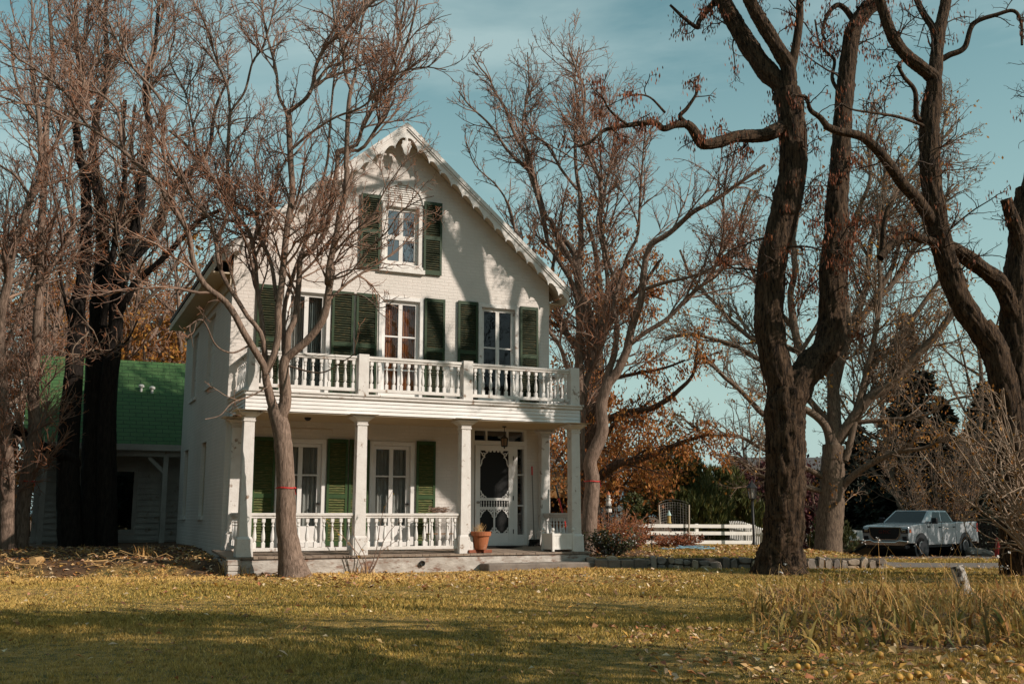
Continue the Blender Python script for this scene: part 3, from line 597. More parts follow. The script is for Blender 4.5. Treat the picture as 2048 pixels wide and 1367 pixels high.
# porch: foundation, deck, columns, fascia, ceiling
FX0, FX1 = -.26, 7.37
mb = MB(); mb.box(FX0, FX1, -.06, YW - .003, -.3, .30)
for i in range(3): pass
mb.build('foundation', M['foundation'], house, bevel=.03)
mb = MB()
for k in range(52):
    xa = FX0 - .015 + k * (FX1 - FX0 + .03) / 52; xb = xa + (FX1 - FX0 + .03) / 52 - .006; dz = random.uniform(-.004, .004)
    mb.add([(xa, -.09, .305), (xb, -.09, .305), (xb, YW - .004, .39), (xa, YW - .004, .39), (xa, -.09 + random.uniform(-.012, .012), .345 + dz), (xb, -.09 + random.uniform(-.012, .012), .345 + dz), (xb, YW - .004, .43 + dz), (xa, YW - .004, .43 + dz)],
           [(3, 2, 1, 0), (4, 5, 6, 7), (0, 1, 5, 4), (1, 2, 6, 5), (2, 3, 7, 6), (3, 0, 4, 7)])
mb.build('porch_deck', M['deck'], house)
mb = MB().box(.02, 7.15, .005, YW - .003, 3.07, 3.09)
for k in range(14): mb.box(.03, 7.14, .03 + k * .12, .035 + k * .12, 3.062, 3.0705)
mb.build('porch_ceiling', M['cream'], house)
def column(cx, cy, base, engaged=False):
    mb = MB(); h = 3.09; d = .16 if engaged else None
    mb.frustum(cx, cy, base, base + .33, .31, .29, d); mb.frustum(cx, cy, base + .33, base + .38, .285, .23, d and d - .02)
    mb.frustum(cx, cy, base + .38, 2.88, .225, .20, d and d - .03); mb.frustum(cx, cy, 2.88, 2.91, .235, .235, d and d - .01)
    mb.frustum(cx, cy, 2.91, 2.97, .205, .24, d and d - .02); mb.frustum(cx, cy, 2.97, 3.03, .26, .40, d); mb.frustum(cx, cy, 3.03, 3.06, .43, .45, d and d + .06)
    mb.frustum(cx, cy, 3.06, h, .34, .60, d)
    return mb.build('pilaster' if engaged else 'porch_column', M['oldwhite'], house, bevel=.006)
COLX = (.06, 2.28, 4.51, 7.08)
for cx in COLX: column(cx, .10, .345)
column(.10, YW - .085, .41, True); column(7.12, YW - .085, .41, True)
mb = MB()
for k in range(4):                                             # lapped boards of the balcony front and its two ends
    z = 3.095 + k * .075
    mb.add([(-.035, -.022, z), (7.185, -.022, z), (7.185, -.004, z + .078), (-.035, -.004, z + .078), (-.035, .03, z), (7.185, .03, z), (7.185, .03, z + .078), (-.035, .03, z + .078)], [(0, 1, 2, 3), (4, 5, 1, 0), (3, 2, 6, 7), (0, 3, 7, 4), (1, 5, 6, 2)])
    for xo, xi, fl in ((-.058, -.036, 0), (7.208, 7.186, 1)):
        xs_ = (xo, xo + (.018 if not fl else -.018)); q = [(xs_[0], -.022, z), (xs_[0], YW - .004, z), (xs_[1], YW - .004, z + .078), (xs_[1], -.022, z + .078), (xi, -.022, z), (xi, YW - .004, z)]
        f = [(1, 0, 3, 2), (0, 1, 5, 4)]; mb.add(q, f if not fl else [x_[::-1] for x_ in f])
mb.build('balcony_fascia', M['white'], house)
mb = MB(); mb.box(-.11, 7.26, -.075, YW - .004, 3.455, 3.495); mb.box(-.085, 7.235, -.05, .2, 3.395, 3.455); mb.box(-.085, .1, .2, YW - .005, 3.395, 3.455); mb.box(7.05, 7.235, .2, YW - .005, 3.395, 3.455)
mb.build('balcony_floor', M['oldwhite'], house, bevel=.008)
# balustrades
BAL = [(.030, 0), (.030, .09), (.020, .10), (.026, .125), (.034, .175), (.032, .23), (.018, .36), (.015, .395), (.027, .41), (.015, .43), (.020, .45), (.029, .46), (.029, 1)]
def baluster_mesh(h):
    mb = MB(); mb.box(-.031, .031, -.031, .031, 0, .10 * h / .55); top = h - .075
    prof = [(.026, .10), (.018, .115), (.030, .135), (.036, .18), (.033, .24), (.018, .35), (.014, .385), (.028, .40), (.028, .415), (.014, .43), (.022, .455), (.034, .475)]
    mb.lathe([(r_, z * h / .55) for r_, z in prof], n=9); mb.box(-.030, .030, -.030, .030, .475 * h / .55, h)
    return mb
def balustrade(p0, p1, z0, z1, n, drop0=.0, base=None, ends=(0, 0)):
    """rails from p0 to p1 (plan), bottom rail at z0, top at z1, n balusters"""
    (xa, ya), (xb, yb) = p0, p1; dx, dy = xb - xa, yb - ya; Ln = math.hypot(dx, dy)
    e = bpy.data.objects.new('balustrade', None); link(e, house); e.location = (xa, ya, 0); e.rotation_euler = (0, 0, math.atan2(dy, dx))
    mb = MB(); j = random.uniform(-.006, .006)
    mb.box(.001, Ln - .001, -.065, .065, z1 - .05, z1 + j); mb.box(.001, Ln - .001, -.045, .045, z1 - .095, z1 - .052); mb.box(.001, Ln - .001, -.04, .04, z0, z0 + .065)
    mb.build('rail', M['oldwhite'], e, bevel=.006)
    h = z1 - .095 - z0 - .065; first = None
    for k in range(n):
        x = (k + .5) * Ln / n
        if first is None: first = o = baluster_mesh(h).build('baluster', M['white'], e)
        else: o = first.copy(); link(o, e)
        o.location = (x, random.uniform(-.004, .004), z0 + .065); o.rotation_euler = (random.uniform(-.012, .012), random.uniform(-.015, .015), random.uniform(-.1, .1))
    return e
for i in (0, 1): balustrade((COLX[i] + .115, .10), (COLX[i + 1] - .115, .10), .44, 1.155, 12)
balustrade((.06, .225), (.10, YW - .17), .46, 1.16, 9); balustrade((7.09, .225), (7.12, YW - .17), .46, 1.16, 8)
def post(x, y, w=.215): MB().box(x - w / 2, x + w / 2, y - w / 2, y + w / 2, 3.497, 4.31).build('balcony_post', M['oldwhite'], house, bevel=.006)
PX = (.09, 2.27, 4.53, 7.06)
for x in PX: post(x, .06)
for i in range(3): balustrade((PX[i] + .109, .06), (PX[i + 1] - .109, .06), 3.56, 4.275, 13 if i else 12)
balustrade((.09, .17), (.09, YW - .005), 3.56, 4.275, 9); balustrade((7.06, .17), (7.06, YW - .005), 3.56, 4.275, 9)
mb = MB(); mb.lathe([(.07, 0), (.065, -.03), (.04, -.055), (.01, -.065)], (1.35, .75, 3.061), 12); mb.build('ceiling_light', M['black'], house)
mb = MB(); mb.lathe([(.055, 0), (.055, .05), (.04, .05), (.038, -.2)], (0, 0, 0), 14, 'y', cap=False); mb.v = [(p[0], -p[1], p[2]) for p in mb.v]; mb.lathe([(.038, 0), (.038, .002)], (0, .02, 0), 14, 'y'); mb.build('drain_pipe', M['black'], house, loc=(3.55, -.062, .17))

mb = MB().tube([(.62, YW - .012, 2.74), (.62, YW - .012, 2.93), (2.12, YW - .012, 2.92), (2.12, YW - .012, 2.72)], .008, 5); mb.build('conduit', M['cream'], house)

# ---------------------------------------------------------------- the green-roofed wing behind the left side
wing = thing('house_wing', 'low clapboard wing with bright green shingle roof behind the left side of the farmhouse', 'house wing', (H0[0], H0[1], 0), HR)
WX0, WX1, WY0, WY1, WE, WR = -3.66, 2.4, 11.1, 16.3, 3.02, 5.74
def clap(x0, x1, z0, z1, y, openings=(), st=.16):
    mb = MB(); n = int((z1 - z0) / st)
    for k in range(n):
        z = z0 + k * st; segs = [(x0, x1)]
        for a, b, c, d in openings:
            if c < z + st * .5 < d: segs = [s for q in segs for s in ((q[0], min(q[1], a)), (max(q[0], b), q[1])) if s[1] - s[0] > .01]
        for a, b in segs: mb.add([(a, y - .045, z), (b, y - .045, z), (b, y - .006, z + st), (a, y - .006, z + st), (a, y, z), (b, y, z)], [(0, 1, 2, 3), (4, 5, 1, 0)])
    return mb
mb = clap(WX0 + .1, WX1, .1, WE + .1, WY0, [(-1.95, -1.02, .62, 2.42)])
mb.box(WX0, WX0 + .12, WY0 - .04, WY0 + .05, .05, WE); mb.add([(WX0 + .01, WY0, 0), (WX0 + .01, WY1, 0), (WX0 + .01, WY1, 3), (WX0 + .01, 13.0, WR - .1), (WX0 + .01, WY0, 3)], [(0, 4, 3, 2, 1)])
mb.add([(WX0, WY1, 0), (2.4, WY1, 0), (2.4, WY1, 3), (WX0, WY1, 3)], [(0, 1, 2, 3)]); mb.build('wall', M['greenwhite'], wing)
mb = MB(); yr = 13.0
c = [(9.78, WE - .02), (yr, WR), (16.6, WE - .05), (16.6, WE - .12), (yr, WR - .1), (9.78, WE - .09)]
mb.prism([(p[0], p[1]) for p in c], 'x', -4.02, 2.6); wr = mb.build('roof', M['roofgreen'], wing)
mb = MB(); mb.box(-4.03, 2.6, 9.74, 9.777, WE - .17, WE - .005); mb.build('roof_edge', M['greenwhite'], wing)
for xx, yy in ((-1.02, 11.75), (-.72, 11.7)):
    z = WE + (WR - WE) * (yy - 9.78) / (yr - 9.78); mb = MB().lathe([(.035, -.02), (.035, .10), (.075, .11), (.085, .16), (.05, .19), (.005, .20)], (xx, yy, z), 10); mb.build('roof_vent', M['fencewhite'], wr)
mb = MB(); frame(mb, -1.95, -1.02, .62, 2.42, .1, WY0 - .05, WY0 + .04); ww = mb.build('window', M['greenwhite'], wing); MB().box(-1.9, -1.07, WY0 + .0, WY0 + .01, .67, 2.37).build('pane', M['darkglass'], ww)
MB().box(-1.9, -1.07, WY0 + .2, WY0 + .21, .67, 2.37).build('blind', M['dark'], ww)
for xx in (-3.44, -.40): MB().frustum(xx, 10.05, .1, 2.70, .14, .13).build('porch_post', M['greenwhite'], wing)
mb = MB(); mb.box(-3.75, 2.3, 9.98, 10.12, 2.70, 2.85); mb.bar((-.40, 10.05, 2.25), (-.85, 10.05, 2.68), .07, .1)
for k in range(10): mb.box(-3.6 + k * .6, -3.53 + k * .6, 10.13, WY0 - .05, 2.73, 2.83)
mb.build('porch_beam', M['greenwhite'], wing)

# ---------------------------------------------------------------- loose things on and by the porch
def hthing(name, label, cat, x, y, z, rz=0, group=None):
    p = HW(x, y, z); return thing(name, label, cat, p, HR + rz, group)
DECK = lambda y: .345 + (.085) * max(0, y + .09) / 1.84
lan = hthing('porch_lantern', 'dark iron hanging lantern above the screen door', 'lantern', 5.80, .95, 3.06)
mb = MB().lathe([(.05, 0), (.045, -.02), (.008, -.03)], n=10); mb.tube([(0, 0, -.02), (0, 0, -.14)], .008, 6); mb.tube([(.02 * math.cos(t), 0, -.16 + .03 * math.sin(t)) for t in np.linspace(0, 6.28, 9)], .006, 5); mb.build('chain', M['black'], lan)
mb = MB(); mb.lathe([(.006, -.18), (.02, -.20), (.03, -.22), (.09, -.26), (.095, -.275)], n=6)
for k in range(6): a = k * math.pi / 3; mb.bar((.082 * math.cos(a), .082 * math.sin(a), -.27), (.07 * math.cos(a), .07 * math.sin(a), -.43), .014, .014)
mb.lathe([(.078, -.43), (.075, -.45), (.02, -.46), (.015, -.49), (.003, -.50)], n=6); mb.build('cage', M['black'], lan)
MB().lathe([(.078, -.275), (.066, -.43)], n=6, cap=False).build('glass', material('amber_glass', (.20, .11, .05), .3, spec=.6), lan)
px_, py_ = 4.84, .0
for k, (bx, by, br, bz) in enumerate(((-.2, -.02, .3, 0), (-.06, .02, -.2, 0), (.13, -.03, .15, 0), (-.24, .05, .7, .066))):
    b_ = hthing('brick', None, None, px_ + bx, py_ + by, DECK(by) + .001 + bz * .98, br); bpy.data.objects.remove(b_)
    mb = MB().box(-.10, .10, -.048, .048, 0, .065); o = mb.build('brick', M['redbrick'], bevel=.006); q = HW(px_ + bx, py_ + by, DECK(py_ + by) + .004 + bz); o.location = q; o.rotation_euler = (0, 0, HR + br)
    tag(o, ['worn red brick under the left edge of the terracotta pot', 'worn red brick in the middle under the terracotta pot', 'worn red brick under the right edge of the terracotta pot', 'worn red brick lying tilted on another beside the terracotta pot'][k], 'brick', 'bricks under the flower pot')
pot = hthing('flower_pot', 'large terracotta flower pot on bricks beside the third porch column', 'flower pot', px_, py_, DECK(0) + .072)
mb = MB().lathe([(.12, 0), (.145, .08), (.185, .26), (.188, .275), (.215, .275), (.225, .36), (.205, .362), (.19, .30), (.175, .29), (.01, .285)], n=24); mb.build('body', M['terracotta'], pot, smooth=False)
pv = []; pq = []
N_ = 60; P = np.zeros((N_, 5, 3)); a = rng.uniform(0, 6.28, N_); ln = rng.uniform(.08, .26, N_); le = rng.uniform(.02, .14, N_)
for k in range(5): u = k / 4; P[:, k] = np.stack([-.03 + .05 * rng.normal(size=N_) * (k == 0) + 0, .04 * rng.normal(size=N_) * (k == 0), np.zeros(N_)], -1) if k == 0 else P[:, 0] + np.stack([np.cos(a) * le * u ** 1.5, np.sin(a) * le * u ** 1.5, ln * u], -1)
P[:, :, 2] += .28; V, Q, _ = tubes(P, np.linspace(.006, .002, 5)[None].repeat(N_, 0), 3); raw('dried_plant', V, [Q], M['straw'], pot)
bx_ = hthing('planter_box', 'square white wooden planter with ball finials at the right porch corner', 'planter', 6.72, .18, DECK(.1) + .004)
mb = MB(); wv = .24
for sx in (-1, 1):
    for sy in (-1, 1): mb.box(sx * wv - .025, sx * wv + .025, sy * wv - .025, sy * wv + .025, 0, .40); mb.lathe([(.012, .40), (.012, .415), (.03, .43), (.036, .455), (.028, .48), (.004, .492)], (sx * wv, sy * wv, 0), 8)
for s in (-1, 1):
    mb.box(-wv + .026, wv - .026, s * wv - .012, s * wv + .012, .045, .36); mb.box(s * wv - .012, s * wv + .012, -wv + .026, wv - .026, .045, .36)
    for z0_, z1_ in ((.04, .09), (.325, .375)): mb.box(-wv + .026, wv - .026, s * wv - .018, s * wv + .018, z0_, z1_); mb.box(s * wv - .018, s * wv + .018, -wv + .026, wv - .026, z0_, z1_)
    for k in range(5): mb.box(-wv + .07 + k * .08, -wv + .074 + k * .08, s * wv - .0145, s * wv + .0145, .092, .322)
mb.build('box', M['fencewhite'], bx_, bevel=.004); MB().box(-wv + .02, wv - .02, -wv + .02, wv - .02, .30, .32).build('soil', M['soilmortar'], bx_)
br = hthing('broom', 'long broom with red handle tip leaning beside the door sidelight', 'broom', 6.80, YW - .22, DECK(YW - .2) + .004)
mb = MB().tube([(0, 0, .12), (.0, .10, 1.72)], .014, 8); mb.build('handle', M['wire'], br); MB().tube([(0, .095, 1.60), (0, .104, 1.80)], .019, 8).build('grip', M['red'], br)
mb = MB().box(-.12, .12, -.04, .03, .10, .15)
for k in range(16): mb.bar((-.11 + k * .0147, -.005, .11), (-.15 + k * .02, random.uniform(-.05, .03), .002), .014, .03)
mb.build('brush', M['dark'], br)
sh = hthing('garden_tool', 'tool with bright red shaft leaning outside the side railing', 'tool', 7.52, 1.15, .02)
MB().tube([(0, 0, .5), (-.16, .25, 1.50)], .02, 8).build('shaft', M['red'], sh); MB().tube([(-.155, .24, 1.48), (-.20, .31, 1.78)], .024, 8).build('grip', M['black'], sh); MB().box(-.02, .24, -.16, -.02, .01, .5).build('blade', M['black'], sh, bevel=.02)
bn = hthing('porch_shelf', 'small wooden shelf stand behind the railing near the third column', 'stand', 4.42, 1.28, DECK(1.3) + .002)
mb = MB().box(-.30, .30, -.14, .14, .70, .73); mb.build('top', M['cream'], bn)
MB().box(-.28, .28, -.12, .12, .30, .32).build('shelf', M['wood'], bn)
for sx in (-.26, .26):
    for sy in (-.1, .1): MB().box(sx - .018, sx + .018, sy - .018, sy + .018, 0, .699).build('leg', M['white'], bn)
tw = MB()
for k in range(26):
    a = random.uniform(0, 6.28); r0 = random.uniform(.12, .3); tw.tube([(r0 * math.cos(a + t), .4 * r0 * math.sin(a + t), .012 + .02 * k / 5 + random.uniform(0, .05)) for t in (0, .5, 1.0, 1.6)], random.uniform(.004, .009), 4)
o = tw.build('twig_wreath', M['bark_crown']); o.location = HW(4.42, 1.28, DECK(1.3) + .735); o.rotation_euler = (0, 0, HR); tag(o, 'loose wreath of bare twigs lying on the small porch shelf', 'wreath')
mb = MB().box(-.45, .45, -.28, .28, 0, .014); o = mb.build('door_mat', M['dark']); o.location = HW(5.85, 1.36, DECK(1.36) + .012); o.rotation_euler = (R(2.6) * 0, 0, HR); tag(o, 'dark flat doormat in front of the screen door', 'doormat')
mb = MB().box(4.78, 7.36, -.56, -.065, -.1, .15); mb.v = [(p[0] + random.uniform(-.01, .01), p[1] + random.uniform(-.012, .012), p[2] + random.uniform(-.006, .006)) for p in mb.v]
o = mb.build('porch_step', M['concrete'], bevel=.03); o.location = (H0[0], H0[1], 0); o.rotation_euler = (0, 0, HR); tag(o, 'long low concrete step below the screen door end of the porch', 'step')
# corner pier of painted bricks
mb = MB()
for k in range(3): mb.box(-.10 + random.uniform(-.01, .01), .12 + random.uniform(-.02, .02), -.10, .10, k * .105, k * .105 + .098)
o = mb.build('brick_pier', M['foundation'], bevel=.012); o.location = HW(-.18, -.19, .0); o.rotation_euler = (0, 0, HR); tag(o, 'small pier of three whitewashed bricks at the left front corner of the porch', 'pier')

# ================================================================ trees
def grow(P, Rr, spacing, lf, ang=(30, 60), K=8, up=.06, wig=.12, rfac=.02, rtip=.004, t0=.12, maxlen=9, minlen=.1, tend=1.0, dens=None):
    N, Kp = Rr.shape; ln = np.linalg.norm(np.diff(P, axis=1), axis=-1).sum(1)
    n = np.floor(ln / spacing + rng.random(N)).astype(int); i = np.repeat(np.arange(N), n); m = len(i)
    if m == 0: return np.zeros((0, K, 3)), np.zeros((0, K))
    t = t0 + (tend - t0) * rng.random(m) ** .85
    u = t * (Kp - 1); k = np.minimum(u.astype(int), Kp - 2); f = (u - k)[:, None]
    pos = P[i, k] * (1 - f) + P[i, k + 1] * f; T = nrm(P[i, k + 1] - P[i, k]); rp = Rr[i, k] * (1 - f[:, 0]) + Rr[i, k + 1] * f[:, 0]
    a = np.radians(rng.uniform(*ang, m))[:, None]; q = rng.normal(size=(m, 3)); q = nrm(q - (q * T).sum(1, keepdims=True) * T)
    d = nrm(T * np.cos(a) + q * np.sin(a)); L_ = np.clip(lf * ln[i] * (1.08 - .75 * t) * rng.uniform(.55, 1.25, m), minlen, maxlen)
    O = np.zeros((m, K, 3)); O[:, 0] = pos; st = (L_ / (K - 1))[:, None]; bend = rng.normal(size=(m, 3)) * wig * .6
    for s in range(1, K):
        d = nrm(d + bend + rng.normal(size=(m, 3)) * wig + np.array([0, 0, up])); O[:, s] = O[:, s - 1] + d * st
    r0 = np.maximum(np.minimum(.7 * rp, rfac * L_ + rtip), rtip * 1.15); tt = np.linspace(0, 1, K)[None]
    return O, r0[:, None] * (1 - tt) + rtip * tt
def ridged(P, Rr, n, amp, seed=0):
    """trunk with furrowed outline"""
    N, K = Rr.shape; V, Q, UV = tubes(P, Rr, n); V = V.reshape(N, K, n, 3); ln = UV[:, 1].reshape(N, K, n); a = UV[:, 0].reshape(N, K, n) * 6.2832
    ph = np.sin(ln * 2.1 + seed) * .5 + np.sin(ln * 5.3 + 1.7 * seed) * .2
    h = .5 * np.abs(np.sin(a * 7 + ph * 2)) + .35 * np.abs(np.sin(a * 13 - ph * 3 + ln * 1.3)) + .3 * np.sin(ln * 9 + a * 3) * np.sin(a * 5) + rng.normal(0, .10, a.shape)
    c = P[:, :, None]; V = c + (V - c) * (1 + amp * (h - .5))[..., None]
    return V.reshape(-1, 3), Q, UV
def parse(depth, limbs, K=30, fat=1):
    Ps, Rs = [], []
    for r0, r1, a, b, s in limbs:
        q = [tuple(float(c) for c in p.split(',')) for p in s.split()]; m = len(q)
        dl = np.concatenate([[0], np.cumsum([math.hypot(q[i + 1][0] - q[i][0], q[i + 1][1] - q[i][1]) for i in range(m - 1)])]); dl /= dl[-1]
        pts = [at(q_[0], q_[1], depth + a + (b - a) * u) for q_, u in zip(q, dl)]; pr = [fat * (r0 + (r1 - r0) * u) if len(q_) < 3 else fat * q_[2] for q_, u in zip(q, dl)]; rad = [r_ * (depth + a + (b - a) * u) / 2079 for r_, u in zip(pr, dl)]
        p, r_ = resample(pts, rad, K); Ps.append(p); Rs.append(r_)
    return np.array(Ps), np.array(Rs)
def leaf_mesh(name, B, mat, parent, base, n, size, hang=.6, asp=.45, spread=.05, cluster=1, tmin=.25):
    N, K = B.shape[:2]; i = rng.integers(0, N, n); u = (tmin + (1 - tmin) * rng.random(n)) * (K - 1); k = np.minimum(u.astype(int), K - 2); f = (u - k)[:, None]
    C = B[i, k] * (1 - f) + B[i, k + 1] * f
    C = np.repeat(C, cluster, 0) + rng.normal(0, spread, (n * cluster, 3)); m = len(C)
    A = nrm(rdir(m) * (1 - hang) + np.array([0, 0, -hang])); Bv = nrm(np.cross(A, rdir(m))); s = size * rng.uniform(.6, 1.3, m)[:, None]
    V, Q = diamonds(C + A * s - base, A * s, Bv * s * asp); return raw(name, V, [Q], mat, parent)
def tree(name, label, depth, limbs, base, mats, levels, group=None, ridge=0, nside=12, cat='tree', K=30, leaves=(), skeleton=None, extra=(), skipr=9, fat=1, zmin=None):
    """mats = trunk, limbs, twigs; levels = list of grow() settings"""
    P, Rr = skeleton if skeleton is not None else parse(depth, limbs, K, fat)
    base = np.asarray(base, float); t_ = thing(name, label, cat, base, 0, group); P = P - base
    if ridge:
        big = Rr[:, 0] > .14
        V, Q, UV = ridged(P[big], Rr[big], 44, ridge); o = raw('trunk', V, [Q], mats[0], t_, True)
        for q_ in np.where(~big)[0]: V, Q, UV = tubes(P[q_:q_ + 1], Rr[q_:q_ + 1], 10); raw('limb', V, [Q], mats[0], t_, True)
    else:
        V, Q, UV = tubes(P, Rr * (1 + .02 * rng.normal(size=Rr.shape)), nside); raw('trunk', V, [Q], mats[0], t_, True)
    G = []; kp = Rr[:, 0] < skipr; A, B = P[kp], Rr[kp]; crown = None
    for j, kw in enumerate(levels):
        if j == 0 and kw.pop('only', None) is not None: pass
        A, B = grow(A, B, **kw)
        if j == 0 and zmin is not None: k_ = (A[:, 0, 2] > zmin + .9 * np.sin(np.arange(len(A)))) | (rng.random(len(A)) < .16); A, B = A[k_], B[k_]
        G.append((A, B))
    if extra: 
        for src, kw in extra: a_, b_ = grow(*( (P, Rr) if src < 0 else G[src]), **kw); G.append((a_, b_))
    V0 = []; Q0 = []; off = 0
    for j, (a_, b_) in enumerate(G[:2]):
        V, Q, _ = tubes(a_, b_, (6, 5)[j]); V0.append(V); Q0.append(Q + off); off += len(V)
    nq = sum(len(q_) for q_ in Q0)
    for a_, b_ in G[2:]: V, Q, _ = tubes(a_, b_, 3); V0.append(V); Q0.append(Q + off); off += len(V)
    crown = raw('crown', np.concatenate(V0), [np.concatenate(Q0)], mats[1], t_, True)
    if len(G) > 2:
        crown.data.materials.append(mats[2]); mi = np.ones(len(crown.data.polygons), np.int32); mi[:nq] = 0; crown.data.polygons.foreach_set('material_index', mi)
    for lv_, kw in leaves: leaf_mesh(kw.pop('name', 'leaves'), G[lv_][0], kw.pop('mat'), crown, 0, **kw)
    return t_, P + base, G
BL = (M['bark_grey'], M['bark_crown'], M['twig'])
def std(k=1.0, up=.07, tip=.0036): return [dict(spacing=.30 * k, lf=.55, ang=(22, 52), K=11, up=up, wig=.11, rfac=.0105, rtip=tip * 1.4, t0=.12, maxlen=2.9, minlen=.5),
    dict(spacing=.20 * k, lf=.5, ang=(22, 58), K=8, up=up * 1.1, wig=.15, rfac=.011, rtip=tip * 1.1, t0=.1, maxlen=1.3, minlen=.22),
    dict(spacing=.135 * k, lf=.45, ang=(22, 62), K=5, up=up * 1.6, wig=.17, rfac=.019, rtip=tip, t0=.1, maxlen=.45, minlen=.09)]
# 1 the young many-limbed tree in front of the porch
T1 = [(27, 15, 0, -.05, "590,1168,42 587,1145,32 582,1122,26 577,1085,22 572,1043,20 571,955,18.5 564,868,18 557,838,18 548,812,15"), (11.5, 7, -.05, -.2, "556,840 543,803 535,772 531,750 534,738"),
 (7.5, 4.2, -.2, -1.4, "532,748 529,733 505,693 485,660 472,634 450,602 410,570 387,525 380,480 375,462 357,430 332,397 320,367 300,350 287,340 245,300"),
 (3.8, 1.6, -1.4, -2.4, "245,300 220,282 175,252 140,240 90,212 45,207 0,192 -60,170"), (3.2, 1.4, -1.4, -1.0, "242,297 237,225 200,187 172,177 160,125 175,70 177,0 172,-60"),
 (3.2, 1.4, -1.4, -2.6, "234,289 175,250 135,190 105,162 62,132 37,117 0,82 -50,30"),
 (7.5, 6.2, -.2, -.35, "533,742 536,735 549,706 557,663 556,619 564,564 567,525 575,450 585,387 582,337 580,295 576,225"),
 (3.4, 1.5, -.35, .1, "576,227 557,190 552,140 532,62 522,0 515,-60"), (4.6, 2.2, -.35, -1.2, "576,226 587,217 612,197 625,172 632,132 652,92 692,60 717,30 750,0 800,-50"), (3.6, 1.6, -.7, -.2, "618,186 650,142 682,105 710,57 730,0 745,-60"),
 (3.0, 1.2, -.35, -1.5, "583,299 620,267 670,235 730,210 780,155 842,135 892,140"),
 (5.0, 3.6, -.12, .3, "533,745 529,717 526,662 522,625 514,570 509,512 497,460 472,432 460,405 455,350 455,335 457,275 460,225"), (3.0, 1.3, .3, .9, "460,226 455,175 437,130 420,82 407,42 387,0 375,-60"), (2.8, 1.3, .3, -.4, "460,226 467,215 490,182 505,125 525,95 545,30 560,-50"),
 (5.0, 3.5, -.1, -.8, "536,745 523,669 496,634 477,603 450,560 437,525 430,470 415,430 385,395 362,355 340,330 325,300 330,215"), (3.2, 1.4, -.8, -1.6, "330,230 325,207 300,172 255,122 232,77 215,40 187,0 160,-50"), (2.6, 1.2, -.8, -.2, "333,260 312,225 290,150 305,100 302,40 310,-40"),
 (4.4, 3.0, -.2, .5, "553,600 542,525 520,475 515,435 490,415 460,397 430,360 400,330 372,290 340,262"), (2.4, 1.1, .5, 1.2, "400,330 385,250 372,190 340,120 350,60 340,-30"),
 (14, 10, -.05, -.12, "556,842 568,815 571,790 569,761 568,730 573,712"), (8.4, 6.0, -.12, -.55, "571,718 589,702 615,680 641,647 652,619 659,570 665,531 655,570 660,525 672,475 680,425 692,387 694,337"),
 (5.6, 4.2, -.55, -.7, "694,338 692,335 694,275 697,212 702,178"), (3.6, 1.6, -.7, -.3, "702,180 712,140 719,75 725,37 735,0 740,-60"), (3.4, 1.5, -.7, -1.4, "702,180 690,147 685,100 672,55 665,0 660,-60"),
 (7.0, 4.6, -.1, .35, "572,716 575,690 577,663 589,643 595,597 598,560 600,525 602,515 632,490 652,460 660,425 667,382 675,325 675,300"), (4.4, 1.8, .35, .2, "675,302 700,295 715,287 730,240 765,185 785,130 800,60 815,-30"),
 (4.0, 1.6, .35, -.6, "676,306 700,300 727,295 770,225 780,195 792,140 817,75 835,0 845,-60"), (5.4, 3.4, -.1, .9, "570,722 568,690 567,640 572,600 590,540 612,480 622,430 640,380"), (3.0, 1.4, .9, 1.3, "640,380 655,320 660,250 668,160 680,90 675,-20"),
 (2.2, 1.0, -.4, -1.3, "659,560 700,545 735,500 775,462 800,425 840,400 868,392"), (2.4, 1.0, -.4, -1.0, "665,510 700,470 745,430 765,390 790,350 815,320 838,305"), (2.0, 1.0, -.1, -1.2, "571,730 640,745 690,720 712,705"), (2.0, .9, -.2, -1.4, "540,770 505,790 465,805 440,830 410,838"),
 (2.2, .9, -.3, -1.2, "500,690 465,705 432,690 405,640 372,655"), (2.0, .9, -.5, -1.6, "655,590 720,590 760,615 790,600")]
tree('young_tree', 'many-limbed bare young tree with a red ribbon, standing in front of the porch', 19.0, T1, at(587, 1148, 19.0), BL, std(.74), skipr=.09, zmin=5.6)
# 2 slim twin-trunked tree at the far left
T2 = [(16, 12, 0, 0, "22,1118 15,1096 14,1020 15,951 11,880 6,819 0,710"), (11, 4, 0, -.6, "0,710 0,630 15,570 27,490 47,450 57,405 77,370 82,330 78,240 70,180"), (4, 1.5, -.6, -1, "70,180 65,142 60,95 65,45 60,-40"),
 (15, 10, .6, .6, "36,1118 40,1096 48,995 60,920 70,863 66,775 72,688 75,675 77,615"), (9, 6, .6, .4, "77,620 80,540 82,465 87,390 90,340 92,325 92,250"), (6, 2.5, .4, .2, "92,252 97,187 105,125 102,62 98,0 100,-60"),
 (5.5, 2.0, .6, 1.6, "76,617 92,552 135,485 147,450 136,402 140,340 150,270 148,180"), (5, 3, .6, .9, "68,872 83,850 92,820 99,802"), (4, 1.5, .4, -.6, "92,255 60,225 30,150 20,60"), (4, 1.5, .4, 1.2, "90,335 120,270 160,200 190,110 200,20"), (3.4, 1.3, -.3, -1.2, "62,395 30,350 0,330 -40,290"), (4, 1.6, .5, 1.5, "80,540 50,500 20,470 -20,460")]
t2 = tree('slim_tree', 'slim twin-trunked bare tree at the far left edge, one trunk wearing a red ribbon', 23.5, T2, at(30, 1110, 23.5), BL, std(.85, tip=.0042), skipr=.19)
